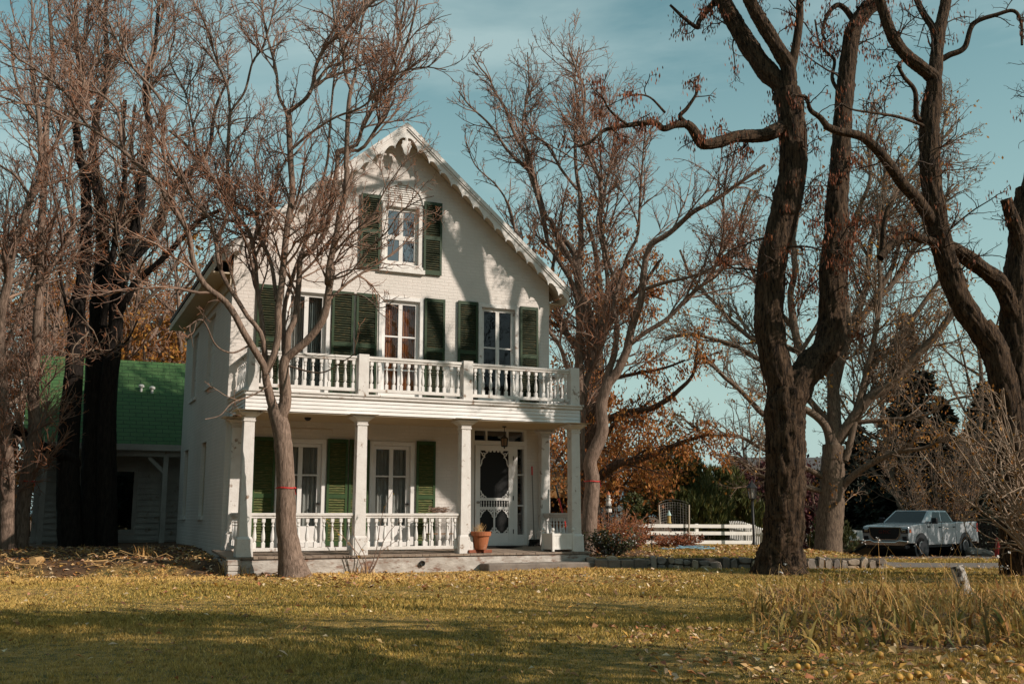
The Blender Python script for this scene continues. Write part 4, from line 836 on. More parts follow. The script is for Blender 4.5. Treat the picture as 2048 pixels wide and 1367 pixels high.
# 3 dark clump of old trunks before the wing
T3 = [(24, 15, 0, 0, "138,1100 140,1083 136,907 149,732 152,675 155,602"), (14, 8, 0, -.3, "155,604 167,552 172,465 172,390 168,340 160,320 157,287"), (8, 3, -.3, -.6, "157,290 150,230 160,150 150,60 155,-40"),
 (26, 17, .5, .5, "186,1100 184,1083 189,863 193,688 197,640 197,600"), (16, 9, .5, .9, "197,604 200,590 205,490 202,415 192,365 185,300"), (9, 3, .9, 1.2, "186,305 195,220 215,140 210,40 220,-50"),
 (20, 14, .2, .2, "214,1100 215,820 228,688 232,640 232,590"), (13, 9, .2, -.4, "232,592 250,515 272,452 282,390 285,340"), (8, 3, -.4, -.9, "285,342 300,270 290,180 310,90 320,-30"),
 (9, 4, .2, -1.2, "230,640 257,590 275,560 312,530 342,500 370,470 400,440 440,420"), (6, 3, .2, .8, "245,585 265,495 270,452 275,380 262,300 270,210"), (7.5, 4, 0, -.8, "206,650 212,600 225,515 237,440 247,377 250,340 245,280 250,200"),
 (11, 8, .3, 1.2, "262,520 300,480 322,440 332,402 360,360 395,330"), (5, 2, 1.2, 1.6, "395,330 420,290 430,220 460,150"), (11, 9, 0, -1.5, "150,930 145,916 88,894 40,863 10,850 -30,845"), (4, 1.6, .2, -.8, "150,680 130,600 120,540 128,480 122,420"), (3, 1.6, -.2, -1.6, "160,600 185,690 200,710 225,700 255,680 275,640")]
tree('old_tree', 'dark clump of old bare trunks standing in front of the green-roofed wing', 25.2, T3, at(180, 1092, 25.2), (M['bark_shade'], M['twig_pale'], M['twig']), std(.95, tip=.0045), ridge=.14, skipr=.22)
# 4 grey tree with red ribbon right of the porch
T4 = [(17, 10.5, 0, 0, "1174,1105 1177,1070 1179,1035 1185,962 1180,925 1192,895 1205,860 1203,812 1212,775 1222,755"), (9.5, 6.5, 0, -.4, "1218,765 1235,742 1252,705 1255,695 1265,650 1282,600 1287,550 1292,512"), (6.4, 3.2, -.4, -1.3, "1292,513 1305,487 1340,465 1385,425 1430,400 1480,365 1530,330"),
 (8, 4.6, 0, .3, "1207,795 1215,750 1225,720 1230,700 1234,650 1227,617 1237,570"), (4.2, 1.6, .3, 0, "1237,572 1220,535 1212,500 1200,437 1202,370 1177,312 1176,285 1167,237 1170,180 1152,137 1137,100"), (4, 1.5, .3, -.5, "1237,571 1255,512 1275,470 1280,400 1285,330 1290,260"),
 (5.2, 1.8, -.1, -1.3, "1258,690 1290,665 1335,637 1375,595 1422,550 1447,475 1447,400 1455,330"), (4.4, 1.6, -.3, -1.5, "1283,580 1330,565 1385,552 1435,530 1490,500"),
 (10, 8, .25, .4, "1165,940 1158,880 1162,800 1160,750 1157,700 1160,650 1157,612"), (7.4, 4.6, .4, .5, "1157,614 1155,550 1153,530 1160,512 1162,450 1160,387"), (4.2, 1.5, .5, .7, "1160,390 1152,337 1151,275 1158,225 1150,160 1158,95"),
 (6, 4, .4, .0, "1153,560 1150,532 1140,517 1115,472 1100,437 1092,435 1080,395 1065,340 1057,312"), (3.8, 1.4, 0, -.5, "1057,313 1035,280 1022,250 1012,220 992,187 977,155 960,135 945,110"), (3.6, 1.4, 0, -.7, "1063,338 1040,325 1015,300 980,250 940,212 917,182"),
 (5.5, 3.4, .4, -.2, "1157,612 1152,590 1140,557 1100,492 1090,457 1077,400 1060,350 1050,300"), (3, 1.2, -.2, .2, "1077,402 1065,340 1045,250 1058,180 1055,105"),
 (7, 4, .2, .8, "1162,900 1164,850 1167,800 1175,755 1190,722 1195,712 1192,670 1210,625 1215,562 1207,500"), (3.8, 1.5, .8, 1.2, "1207,502 1195,440 1210,380 1225,300 1235,230"),
 (4.6, 2.2, .1, -.8, "1158,760 1135,735 1120,692 1095,657 1080,620 1070,580 1057,512 1032,465 1017,415"), (2.4, 1, -.8, -1.3, "1030,462 1025,435 1015,405 992,370 952,332 932,287"), (3.2, 1.2, .5, .2, "1155,380 1120,335 1100,295 1060,260 1050,210 1062,150"), (3, 1.2, -.4, -.9, "1071,585 1030,570 990,545 950,520 915,505")]
tree('grey_tree', 'grey-barked bare tree with a red ribbon beside the right porch corner', 25.0, T4, at(1176, 1098, 25.0), BL, std(.82, tip=.0042), skipr=.13)
# 5 old dark tree with dead orange leaves behind it
T5 = [(26, 18, 0, 0, "1172,1090 1175,1000 1172,930 1178,860 1186,800 1190,760 1188,700"), (14, 5, 0, .8, "1188,705 1180,640 1160,580 1150,510 1120,470"), (12, 4, 0, -1, "1189,705 1215,640 1225,570 1260,520"),
 (9, 2.4, 0, -2, "1182,850 1212,840 1250,825 1300,817 1337,797 1357,780 1385,750 1395,700"), (10, 2.6, 0, -2.4, "1178,960 1200,950 1240,925 1287,915 1337,895 1375,880 1420,868"), (6, 2, 0, -1.2, "1186,880 1212,870 1225,850 1245,832 1262,829 1280,860"), (5, 2, 0, -1.6, "1190,760 1230,755 1280,745 1330,735 1370,720"), (7, 2, 0, 1.5, "1188,720 1150,690 1115,650 1080,640"), (6, 2, 0, 1.0, "1180,840 1140,800 1110,790 1090,820"), (10, 3, 0, 1.5, "1188,702 1200,600 1190,500 1170,430"), (8, 3, 0, -1.5, "1189,690 1240,620 1285,570 1320,520"), (8, 3, 0, 2.0, "1186,730 1130,660 1105,570 1110,500"), (5, 2, -.5, .5, "1214,640 1240,620 1290,590 1330,600"),
 (6, 2, 0, 1.2, "1176,900 1150,880 1125,905 1105,935")]
tree('dead_leaf_tree', 'old dark tree hung with dead rust-orange leaves behind the grey tree', 30.0, T5, at(1174, 1082, 30.0), (M['bark_mid'], M['twig_dark'], M['twig_dark']), std(1.5, up=.0, tip=.006), ridge=.12,
     leaves=[(1, dict(mat=M['leaf_orange'], n=2300, size=.058, hang=.6, asp=.45, spread=.12, cluster=5)), (0, dict(mat=M['leaf_orange'], n=160, size=.062, hang=.6, asp=.45, spread=.16, cluster=6))])
# 6 the great black tree
T6 = [(58, 40, 0, 0, "1560,1152,62 1561,1128,50 1564,1095,43 1568,1050,41 1570,1000,40 1571,940,40 1571,880,41 1570,816,42 1577,780,44"), (32, 29, 0, -.2, "1574,820 1566,775 1555,743 1541,670 1538,620 1541,560 1546,515 1555,479 1570,421 1585,348 1586,285 1581,220 1572,180"),
 (24, 14, -.2, .3, "1576,205 1570,176 1537,146 1504,102 1471,48 1446,0 1425,-60 1400,-140"), (8, 3, .3, 0, "1440,-10 1400,40 1395,55 1370,38 1340,10"), (18, 12, -.2, -.8, "1574,200 1577,139 1560,105 1541,73 1508,18 1490,-30 1480,-120"), (11, 6, -.2, -.5, "1578,160 1592,91 1599,37 1600,0 1610,-70 1590,-150"),
 (16, 10, -.2, -1.2, "1572,258 1559,258 1526,271 1475,273 1446,282 1420,288 1402,286 1385,258 1372,247"), (8.5, 2.6, -1.2, -1.8, "1374,248 1350,250 1327,257 1307,245 1260,250 1210,260 1180,285 1155,292"), (6, 1.8, -1.2, -1.5, "1372,247 1360,232 1375,215 1395,180 1380,160"), (3.6, 1.4, -1.7, -2, "1256,250 1235,235 1217,217 1205,195 1190,180"), (3, 1.2, -1.6, -2.2, "1330,225 1300,195 1270,190 1240,200"),
 (34, 22, 0, .6, "1574,810 1598,765 1622,732 1658,688 1665,615 1665,541 1673,468 1673,421 1680,329"), (21, 15, .6, .9, "1680,335 1687,219 1698,110 1709,55 1731,22 1753,0 1775,-50 1790,-130"), (8, 3, .9, .6, "1712,48 1690,18 1673,11 1655,30 1645,62 1650,80"), (11, 3, .3, -1.6, "1440,-20 1380,-120 1280,-220 1160,-300"), (11, 3, .2, -2.6, "1490,-40 1440,-160 1370,-280 1300,-400"), (10, 3, -.6, -1.0, "1480,-110 1500,-220 1480,-360 1440,-480"), (10, 3, -.4, .8, "1590,-140 1620,-260 1680,-360 1700,-480"), (10, 3, .2, -1.9, "1478,-110 1540,-90 1640,-135 1760,-150 1850,-190"), (10, 3, -.4, -1.8, "1590,-110 1500,-120 1420,-150 1340,-205"), (10, 3, .9, -1.5, "1780,-60 1690,-110 1580,-190 1480,-235"), (9, 3, .2, -1.2, "1485,-120 1580,-200 1690,-260"), (9, 3, .2, -3.2, "1460,-30 1340,-90 1240,-110 1120,-150"), (5, 2, .7, 1.2, "1690,200 1665,160 1668,120 1640,90 1630,40")]
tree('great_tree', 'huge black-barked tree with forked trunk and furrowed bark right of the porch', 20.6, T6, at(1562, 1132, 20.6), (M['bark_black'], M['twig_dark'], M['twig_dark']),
     [dict(spacing=.33, lf=.30, ang=(30, 75), K=10, up=.03, wig=.22, rfac=.012, rtip=.007, t0=.3, maxlen=2.2, minlen=.5), dict(spacing=.22, lf=.5, ang=(30, 70), K=7, up=.02, wig=.24, rfac=.01, rtip=.0045, maxlen=1.0, minlen=.2), dict(spacing=.22, lf=.4, ang=(30, 70), K=4, up=0, wig=.25, rtip=.0035, maxlen=.35, minlen=.08)],
     ridge=.24, K=90, skipr=.33, fat=.93, leaves=[(1, dict(name='seed_pods', mat=M['leaf_rust'], n=1700, size=.05, hang=.85, asp=.28, spread=.08, cluster=9))])
# 7 leaning dark tree at the right edge
T7 = [(38, 26, 0, 0, "2040,1160 2036,1080 2030,980 2022,880 2010,780 1984,688 1960,650"), (26, 21, 0, -.2, "1990,700 1929,615 1899,541 1881,476 1863,366 1859,256 1866,190"), (17, 10, -.2, .3, "1862,215 1870,154 1877,73 1892,0 1900,-80"), (17, 9, -.2, -.8, "1866,200 1868,160 1856,146 1812,110 1782,66 1760,0 1745,-70"), (10, 6, .1, .6, "1874,100 1866,58 1848,29 1834,0 1815,-60"),
 (16, 9, -.1, -1.2, "1872,455 1834,399 1804,366 1768,315 1731,278 1702,267 1675,262 1651,252"), (8, 3, -1.2, -1.6, "1655,254 1640,235 1621,220 1612,195 1590,190"), (4.5, 2, -.2, -1.2, "1860,262 1841,249 1797,234 1750,226 1705,219 1680,205"), (7, 4, -.2, -.6, "1858,240 1834,234 1830,183 1808,154 1795,130"),
 (11, 9, -.1, -.6, "1890,490 1848,479 1812,472 1782,490 1760,516"), (7, 5, -.5, -.6, "1764,507 1766,470 1768,450 1775,420 1785,406"), (7.5, 3, .2, -.5, "1885,118 1899,110 1929,95 1947,48 1995,29 2027,22 2042,44 2044,90"),
 (36, 30, .4, .6, "2048,900 2040,800 2035,724 2031,633 2042,523 2052,450 2060,380"), (20, 16, .4, 0, "2030,640 2002,571 1965,538 1918,505 1890,490"), (17, 13, .5, .2, "2042,530 2036,476 2022,430 2012,398"), (20, 12, .6, .8, "2060,385 2075,300 2070,200 2090,100 2100,-20")]
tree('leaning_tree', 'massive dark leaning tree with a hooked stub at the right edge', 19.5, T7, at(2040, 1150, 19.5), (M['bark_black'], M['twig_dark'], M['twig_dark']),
     [dict(spacing=.30, lf=.34, ang=(30, 75), K=10, up=.05, wig=.2, rfac=.010, rtip=.007, t0=.25, maxlen=2.2, minlen=.5), dict(spacing=.2, lf=.5, ang=(30, 70), K=7, up=.04, wig=.2, rfac=.01, rtip=.0045, maxlen=1.0, minlen=.2), dict(spacing=.2, lf=.4, ang=(30, 70), K=4, up=.03, wig=.25, rtip=.0035, maxlen=.35, minlen=.08)],
     ridge=.24, K=80, skipr=.30, fat=.90, leaves=[(1, dict(name='seed_pods', mat=M['leaf_rust'], n=160, size=.05, hang=.85, asp=.28, spread=.07, cluster=8))])
# 8 pale many-stemmed tree behind the great tree
T8 = [(30, 22, 0, 0, "1655,1125 1658,1060 1663,1000 1665,940 1667,890"), (17, 10, 0, .4, "1666,905 1669,871 1667,800 1665,761 1658,730"), (10, 5, .4, .2, "1660,735 1625,715 1600,706 1596,690 1588,651 1581,589 1590,540 1586,470"), (5, 2, .2, .6, "1586,480 1598,400 1592,320 1600,240"), (5, 2, .3, -.4, "1600,706 1640,640 1650,600 1640,540 1650,470"),
 (12, 6, 0, -1.6, "1672,885 1687,863 1738,797 1775,772 1819,724 1866,677 1903,629 1930,590"), (10, 4, 0, .8, "1676,880 1709,834 1742,735 1790,688 1841,615 1880,560"), (7, 2.6, -.2, -.8, "1690,920 1695,907 1724,779 1746,688 1760,596 1757,487 1764,440 1770,330"), (9, 3.4, .4, .9, "1668,800 1676,717 1709,662 1746,604 1782,571 1823,505 1860,450 1900,380"),
 (8, 3, .3, 1.4, "1668,790 1690,700 1730,580 1745,470 1790,390 1850,310 1905,260"), (7, 2.4, .3, .7, "1700,670 1690,560 1705,450 1740,360 1735,270 1750,200"), (9, 3, 0, -.6, "1662,900 1651,852 1614,820 1560,800 1532,830 1500,800 1475,775 1450,755 1432,737 1400,712"), (6, 2, 0, -1, "1660,960 1600,930 1530,900 1495,880 1470,870 1420,870 1395,860 1365,835"), (6, 2, 0, -.8, "1655,985 1580,965 1507,945 1475,917 1427,907"),
 (7, 2.4, .2, .9, "1655,840 1580,760 1520,720 1472,692 1425,677 1372,667 1330,680"), (6.5, 2.2, .4, 1.5, "1630,716 1560,690 1510,680 1472,650 1435,612 1385,557 1360,500"), (6, 2, .4, 1.5, "1590,660 1540,600 1500,530 1480,450 1500,380"), (5, 2, 0, -1.2, "1700,845 1760,840 1850,830 1900,800 1950,790"), (8, 2.6, 0, -2, "1672,985 1720,940 1790,905 1850,895 1900,870"), (6, 2, .4, 1, "1750,600 1790,520 1810,430 1850,350")]
tree('pale_tree', 'pale many-stemmed bare tree with a few yellow leaves between the two black trees', 36.0, T8, at(1660, 1040, 36.0), (M['bark_pale'], M['twig_pale'], M['twig_pale']), std(1.1, up=.05, tip=.0058),
     leaves=[(1, dict(mat=M['leaf_gold'], n=1300, size=.06, hang=.5, asp=.6, spread=.14, cluster=4))])
# generated trees ------------------------------------------------
def skel(base, h, r0, n, spread=.5, fork=.25, lean=(0, 0), K=30):
    base = np.asarray(base, float); tr = np.array([base + np.array([lean[0] * u + .03 * h * math.sin(u * 5 + base[0]), lean[1] * u + .03 * h * math.sin(u * 4 + base[1]), h * u - .1]) for u in np.linspace(0, .8, 6)])
    P = [resample(tr, np.linspace(r0, r0 * .25, 6), K)]
    for k in range(n):
        u = fork + (.92 - fork) * (k + .5) / n; a = k * 2.4 + base[0]; q = tr[0] + (tr[-1] - tr[0]) * u * .95; L_ = h * (.75 - .4 * u); pts = []
        for v in np.linspace(0, 1, 5):
            pts.append(np.array([np.interp(u, np.linspace(0, 1, 6), tr[:, i]) for i in range(3)]) + np.array([math.cos(a) * L_ * spread * (v ** .8), math.sin(a) * L_ * spread * (v ** .8), L_ * .75 * v ** 1.2]) + rng.normal(0, .012 * h, 3) * v)
        P.append(resample(pts, np.linspace(r0 * (.55 - .3 * u), r0 * .06, 5), K))
    return np.array([p for p, _ in P]), np.array([r_ for _, r_ in P])
def autumn(px, dep, h, r0, label, mat, nleaf, name='autumn_tree', group=None, n=9, size=.09, spread=.6, k=2.0, mats=None, bare=False, fork=.2):
    p = at(px, 1029, dep); base = np.array([p[0], p[1], gz(p[0], p[1])])
    lv = [dict(spacing=.5 * k * .7, lf=.45, ang=(30, 60), K=8, up=.05, wig=.15, rfac=.010, rtip=.009, t0=.15, maxlen=2.6, minlen=.5), dict(spacing=.35 * k * .7, lf=.5, ang=(25, 65), K=6, up=.05, wig=.2, rtip=.007, maxlen=1.1, minlen=.25)]
    if bare: lv.append(dict(spacing=.22 * k * .7, lf=.45, ang=(25, 65), K=4, up=.05, wig=.2, rtip=.0055, maxlen=.5, minlen=.15))
    return tree(name, label, 0, None, base, mats or (M['bark_mid'], M['twig_dark'], M['twig_dark']), lv, group, skeleton=skel(base, h, r0, n, spread, fork),
        leaves=[(1, dict(mat=mat, n=nleaf // 4, size=size, hang=.45, asp=.55, spread=.22, cluster=4))] if nleaf else ())
autumn(20, 44, 12.0, .25, 'rust-leaved tree beyond the left end of the wing roof', M['leaf_orange'], 13000, spread=.75, size=.10)
autumn(125, 47, 13.5, .28, 'tall orange-leaved tree rising behind the dark trunks over the green roof', M['leaf_orange'], 14000, spread=.7, size=.10)
autumn(345, 43, 11.5, .26, 'golden-orange tree above the green roof close to the farmhouse eave', M['leaf_gold'], 14000, spread=.75, size=.10)
autumn(245, 55, 15, .3, 'bare-topped orange tree seen between the golden tree and the dark trunks', M['leaf_orange'], 7000, spread=.6)
autumn(-20, 33, 12.5, .22, 'bare grey tree just off the left edge', None, 0, name='bare_tree', spread=.55, k=1.6, mats=BL, bare=True)
autumn(95, 36, 13.5, .2, 'tall bare tree behind the left end of the wing', None, 0, name='bare_tree', spread=.5, k=1.3, mats=BL, bare=True)
autumn(225, 38, 15, .22, 'tall bare tree directly behind the wing roof', None, 0, name='bare_tree', spread=.5, k=1.4, mats=BL, bare=True)
autumn(285, 46, 9, .22, 'rust-orange tree low behind the wing ridge', M['leaf_orange'], 8000, spread=.8)
autumn(330, 40, 13.5, .2, 'tall bare tree behind the left eave of the farmhouse', None, 0, name='bare_tree', spread=.5, k=1.5, mats=BL, bare=True)
autumn(1275, 40, 4.6, .12, 'bushy orange-leaved small tree right of the grey trunk', M['leaf_gold'], 5000, name='small_tree', n=12, spread=.85, k=1.3, size=.08, fork=.05)
autumn(1225, 37, 4.2, .12, 'rust-orange bushy small tree close behind the grey trunk', M['leaf_orange'], 4200, name='small_tree', n=12, spread=.8, k=1.3, size=.08, fork=.05)
autumn(1525, 50, 4.8, .1, 'dark maroon-leaved small tree behind the lamp post', M['leaf_maroon'], 12000, name='small_tree', n=14, spread=.8, k=1.2, size=.10, fork=.03)
autumn(1095, 46, 9.0, .22, 'rust-leaved tree beyond the neighbouring shed', M['leaf_orange'], 5000, spread=.6)
autumn(1500, 60, 9, .16, 'thin bare tree far behind the pine shrubs', None, 0, name='bare_tree', spread=.5, k=2.0, mats=(M['bark_pale'], M['twig_pale'], M['twig_pale']), bare=True)
autumn(1960, 52, 14, .24, 'bare pale tree far behind the leaning tree', M['leaf_gold'], 500, name='bare_tree', spread=.55, k=1.8, mats=(M['bark_pale'], M['twig_pale'], M['twig_pale']), bare=True)
autumn(1800, 56, 15, .26, 'bare pale tree with scattered orange leaves behind the truck', M['leaf_orange'], 1800, name='bare_tree', spread=.5, k=1.8, mats=(M['bark_pale'], M['twig_pale'], M['twig_pale']), bare=True)
# conifers
def conifer(px, dep, h, rad, label, mat, name='spruce_tree', n=5200, group=None, xy=None, size=.22, skirt=.0):
    p = np.array([xy[0], xy[1], 0]) if xy is not None else at(px, 1029, dep); base = np.array([p[0], p[1], gz(p[0], p[1])]); t_ = thing(name, label, 'conifer', base, 0, group)
    MB().tube([(0, 0, -.2), (0, 0, h * .5), (0, 0, h * .97)], [h * .018, h * .011, .01], 8).build('trunk', M['bark_shade'], t_)
    nb = int(n / 26); z = h * (skirt + (1 - skirt) * rng.random(nb) ** 1.35); a = rng.uniform(0, 6.28, nb); L_ = rad * (1 - z / h) ** .8 * rng.uniform(.6, 1.12, nb) + .08
    u = rng.random((nb, 26)) ** .7; lat = rng.normal(0, .16, (nb, 26)) * L_[:, None] * (1.15 - u) * 1.0; dr = L_[:, None] * u
    C = np.stack([np.cos(a)[:, None] * dr - np.sin(a)[:, None] * lat, np.sin(a)[:, None] * dr + np.cos(a)[:, None] * lat, z[:, None] - .25 * dr + .14 * dr ** 2 / np.maximum(L_[:, None], .1) + rng.normal(0, .05, (nb, 26))], -1).reshape(-1, 3); m = len(C)
    A = nrm(np.stack([np.repeat(np.cos(a), 26), np.repeat(np.sin(a), 26), np.full(m, -.15)], -1) + rng.normal(0, .55, (m, 3))); B = nrm(np.cross(A, rdir(m))); s = size * rng.uniform(.6, 1.3, m)[:, None]
    V, Q = diamonds(C, A * s, B * s * .32); raw('crown', V, [Q], mat, t_); return t_
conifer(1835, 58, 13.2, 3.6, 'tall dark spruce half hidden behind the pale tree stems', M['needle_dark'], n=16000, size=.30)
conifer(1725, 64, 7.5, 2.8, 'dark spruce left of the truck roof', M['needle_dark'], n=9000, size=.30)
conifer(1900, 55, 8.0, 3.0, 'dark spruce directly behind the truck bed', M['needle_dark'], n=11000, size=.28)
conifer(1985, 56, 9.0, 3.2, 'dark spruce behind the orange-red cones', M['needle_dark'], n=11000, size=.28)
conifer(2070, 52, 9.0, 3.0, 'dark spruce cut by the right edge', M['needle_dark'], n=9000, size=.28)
conifer(1790, 60, 6.5, 3.0, 'low dark spruce behind the truck hood', M['needle_dark'], n=10000, size=.28)
conifer(1965, 50, 2.9, 1.25, 'small grey-green spruce right of the truck', M['needle_grey'], n=5000, size=.13)
def bush(px, dep, h, rx, label, mat, n=9000, name='shrub', lobes=9, size=.12, up=.3, asp=.4, base_z=None, cat='shrub', tufts=False, group=None, stems=True, pxbase=None):
    p = at(px, 1029, dep); base = np.array([p[0], p[1], gz(p[0], p[1])]); t_ = thing(name, label, cat, base, 0, group)
    lc = np.stack([rng.normal(0, .42, lobes) * rx, rng.normal(0, .42, lobes) * rx * .8, rng.uniform(.30, .80, lobes) * h], -1); lr = rng.uniform(.26, .5, lobes) * min(rx, h * .8)
    i = rng.integers(0, lobes, n); C = lc[i] + rdir(n) * (lr[i] * rng.uniform(.55, 1.08, n) ** .6)[:, None]; C[:, 2] = np.abs(C[:, 2]); m = n
    if tufts:
        C = np.repeat(C[: n // 7], 7, 0); m = len(C); ax = nrm(np.repeat(nrm(C[::7] - np.array([0, 0, h * .1])), 7, 0) * .5 + np.array([0, 0, .7])); A = nrm(ax + rng.normal(0, .28, (m, 3))); s = size * rng.uniform(.7, 1.25, m)[:, None]; C = C + A * s
    else: A = nrm(rdir(m) + np.array([0, 0, up])); s = size * rng.uniform(.5, 1.3, m)[:, None]
    B = nrm(np.cross(A, rdir(m))); V, Q = diamonds(C, A * s, B * s * asp); raw('foliage', V, [Q], mat, t_)
    if stems:
        mb = MB()
        for k in range(7): q = lc[k % lobes]; mb.tube([(0.05 * math.cos(k), .05 * math.sin(k), -.1), tuple(q * .5), tuple(q)], [.03, .02, .008], 5)
        mb.build('stem', M['bark_mid'], t_)
    return t_
bush(1352, 40, 3.5, 1.6, 'tallest of the dark green pine shrubs, rising left above the white fence', M['needle'], 15000, 'pine_shrub', 12, .15, tufts=True, asp=.13, cat='pine')
bush(1418, 41, 3.1, 1.7, 'dark green pine shrub with upright candles in the middle behind the white fence', M['needle'], 15000, 'pine_shrub', 12, .15, tufts=True, asp=.13, cat='pine')
bush(1482, 42, 2.6, 1.4, 'low dark green pine shrub left of the garden lamp', M['needle'], 11000, 'pine_shrub', 10, .15, tufts=True, asp=.13, cat='pine')
bush(1385, 38, 2.2, 2.0, 'low spreading pine shrub right behind the wire trellis', M['needle'], 12000, 'pine_shrub', 10, .15, tufts=True, asp=.13, cat='pine')
bush(1285, 36, 1.7, .9, 'dark green leafy shrub left of the white fence end', M['leaf_green'], 6000, 'shrub', 8, .07)
bush(1675, 40, 1.35, 1.1, 'dark juniper bush left of the truck front', M['leaf_green'], 7000, 'juniper_bush', 8, .08, tufts=True, asp=.2)
bush(1590, 44, 2.6, 1.6, 'dark bush behind the great tree trunk', M['leaf_maroon'], 6000, 'shrub', 8, .10)
bush(62, 46, 3.6, 1.5, 'yellow-green bush beyond the left end of the wing', M['leaf_gold'], 7000, 'shrub', 9, .09)
bush(1500, 62, 4.0, 3.0, 'dark green evergreen mass behind the great tree', M['needle_dark'], 9000, 'evergreen_shrub', 10, .2)
bush(1620, 66, 4.2, 4.0, 'dark evergreen mass beyond the pale tree', M['needle_dark'], 11000, 'evergreen_shrub', 10, .22)
def twigbush(px, dep, h, wd, label, mat, n=40, k=.5, name='bare_shrub', leaves=(), py=None, tip=.004):
    p = at(px, 1029, dep); base = np.array([p[0], p[1], gz(p[0], p[1])]); Ps, Rs = [], []
    for j in range(n):
        a = rng.uniform(0, 6.28); l = rng.uniform(.2, 1) * wd; b0 = base + np.array([math.cos(a), math.sin(a), 0]) * .18 * wd
        pts = [b0 + np.array([math.cos(a) * l * u ** 1.2, math.sin(a) * l * u ** 1.2, h * rng.uniform(.9, 1.0) * (1 - .45 * (l / wd) ** 2) * u - .05]) + rng.normal(0, .03 * h, 3) * u for u in np.linspace(0, 1, 5)]
        q, r_ = resample(pts, np.linspace(.016, .005, 5) * (1 + h * .2), 14); Ps.append(q); Rs.append(r_)
    lv = [dict(spacing=.3 * k, lf=.4, ang=(20, 60), K=7, up=.05, wig=.18, rtip=tip * 1.2, maxlen=1.0, minlen=.2), dict(spacing=.2 * k, lf=.45, ang=(25, 65), K=5, up=.05, wig=.2, rtip=tip, maxlen=.5, minlen=.1)]
    t_ = tree(name, label, 0, None, base, (mat, mat, mat), lv, skeleton=(np.array(Ps), np.array(Rs)), nside=5, cat='shrub', leaves=leaves); 
    for c in t_[0].children:
        if c.name.startswith('trunk'): c.name = 'stem'
    return t_
twigbush(1215, 26.5, 1.15, 1.1, 'reddish-brown leafless shrub beside the grey tree base', M['twig'], 60, .8, leaves=[(1, dict(mat=M['leaf_orange'], n=700, size=.03, hang=.2, asp=.6, spread=.05, cluster=2))])
twigbush(1258, 29, .75, .7, 'low rusty leafless shrub left of the white fence', M['twig'], 50, .8, leaves=[(1, dict(mat=M['leaf_rust'], n=700, size=.04, hang=.2, asp=.6, spread=.05, cluster=2))])
wm = material('white_blossom', (.62, .58, .55), .7)
twigbush(1222, 24.0, .55, .75, 'low rose bush with small white blooms beside the porch end', M['bark_mid'], 40, .7, 'rose_bush', leaves=[(1, dict(name='blossom', mat=wm, n=70, size=.028, hang=0, asp=.9, spread=.02, cluster=3)), (1, dict(mat=M['leaf_green'], n=500, size=.03, hang=.1, asp=.6, spread=.05, cluster=3))])
twigbush(2120, 17.6, 3.8, 2.1, 'large tangled bare shrub with pale branches before the leaning tree', M['twig_light'], 30, 1.3, tip=.0055, leaves=[(1, dict(mat=M['leaf_gold'], n=220, size=.03, hang=.4, asp=.6, spread=.06, cluster=3))])
twigbush(1880, 50, 6.4, 3.4, 'tall twiggy shrub with sparse yellow leaves behind the truck roof', M['twig_pale'], 46, 1.3, tip=.006, leaves=[(1, dict(mat=M['leaf_gold'], n=900, size=.05, hang=.4, asp=.6, spread=.1, cluster=3))])
twigbush(1350, 30.2, .36, .7, 'low ruddy perennials in front of the white fence', M['twig'], 50, .9, 'perennial_clump', leaves=[(1, dict(mat=M['leaf_rust'], n=600, size=.035, hang=.2, asp=.6, spread=.05, cluster=2))])
# trees beyond the right of the frame that shade the foreground
B_ = np.array([9.3, .4, 0.])
tree('autumn_tree', 'big leafy tree beyond the lower right of the picture, shading the near lawn', 0, None, B_, (M['bark_mid'], M['twig_dark'], M['twig_dark']), [dict(spacing=.7, lf=.5, ang=(30, 60), K=8, up=.05, wig=.15, rfac=.012, rtip=.01, t0=.15, maxlen=3, minlen=.5), dict(spacing=.5, lf=.5, ang=(25, 65), K=6, up=.05, wig=.2, rtip=.008, maxlen=1.2, minlen=.25)], skeleton=skel(B_, 12.5, .32, 14, .75, .35), leaves=[(1, dict(mat=M['leaf_gold'], n=4200, size=.15, hang=.4, asp=.6, spread=.3, cluster=4))])
for q_, l_ in (((-15.5, 16), 'tall dark spruce added beyond the left edge to block sky light, nearest the picture'), ((-18, 22.5), 'tall dark spruce added beyond the left edge to block sky light, second from the picture'), ((-13.5, 10.5), 'tall dark spruce added beyond the lower left of the picture to block sky light')): conifer(0, 0, 15, 3.0, l_, M['needle_dark'], n=7000, xy=q_, size=.4)  # unseen spruces added on the left to dim the house's side wall
p_ = (14.5, 6.0); B_ = np.array([p_[0], p_[1], 0.])
tree('bare_tree', 'bare tree beyond the right of the picture whose shadow streaks the lawn', 0, None, B_, (M['bark_mid'], M['twig_dark'], M['twig_dark']), [dict(spacing=.6, lf=.45, ang=(30, 60), K=8, up=.05, wig=.15, rfac=.012, rtip=.01, t0=.15, maxlen=2.6, minlen=.5), dict(spacing=.4, lf=.5, ang=(25, 65), K=6, up=.05, wig=.2, rtip=.008, maxlen=1.1, minlen=.25)], skeleton=skel(B_, 12, .3, 12, .55, .25))
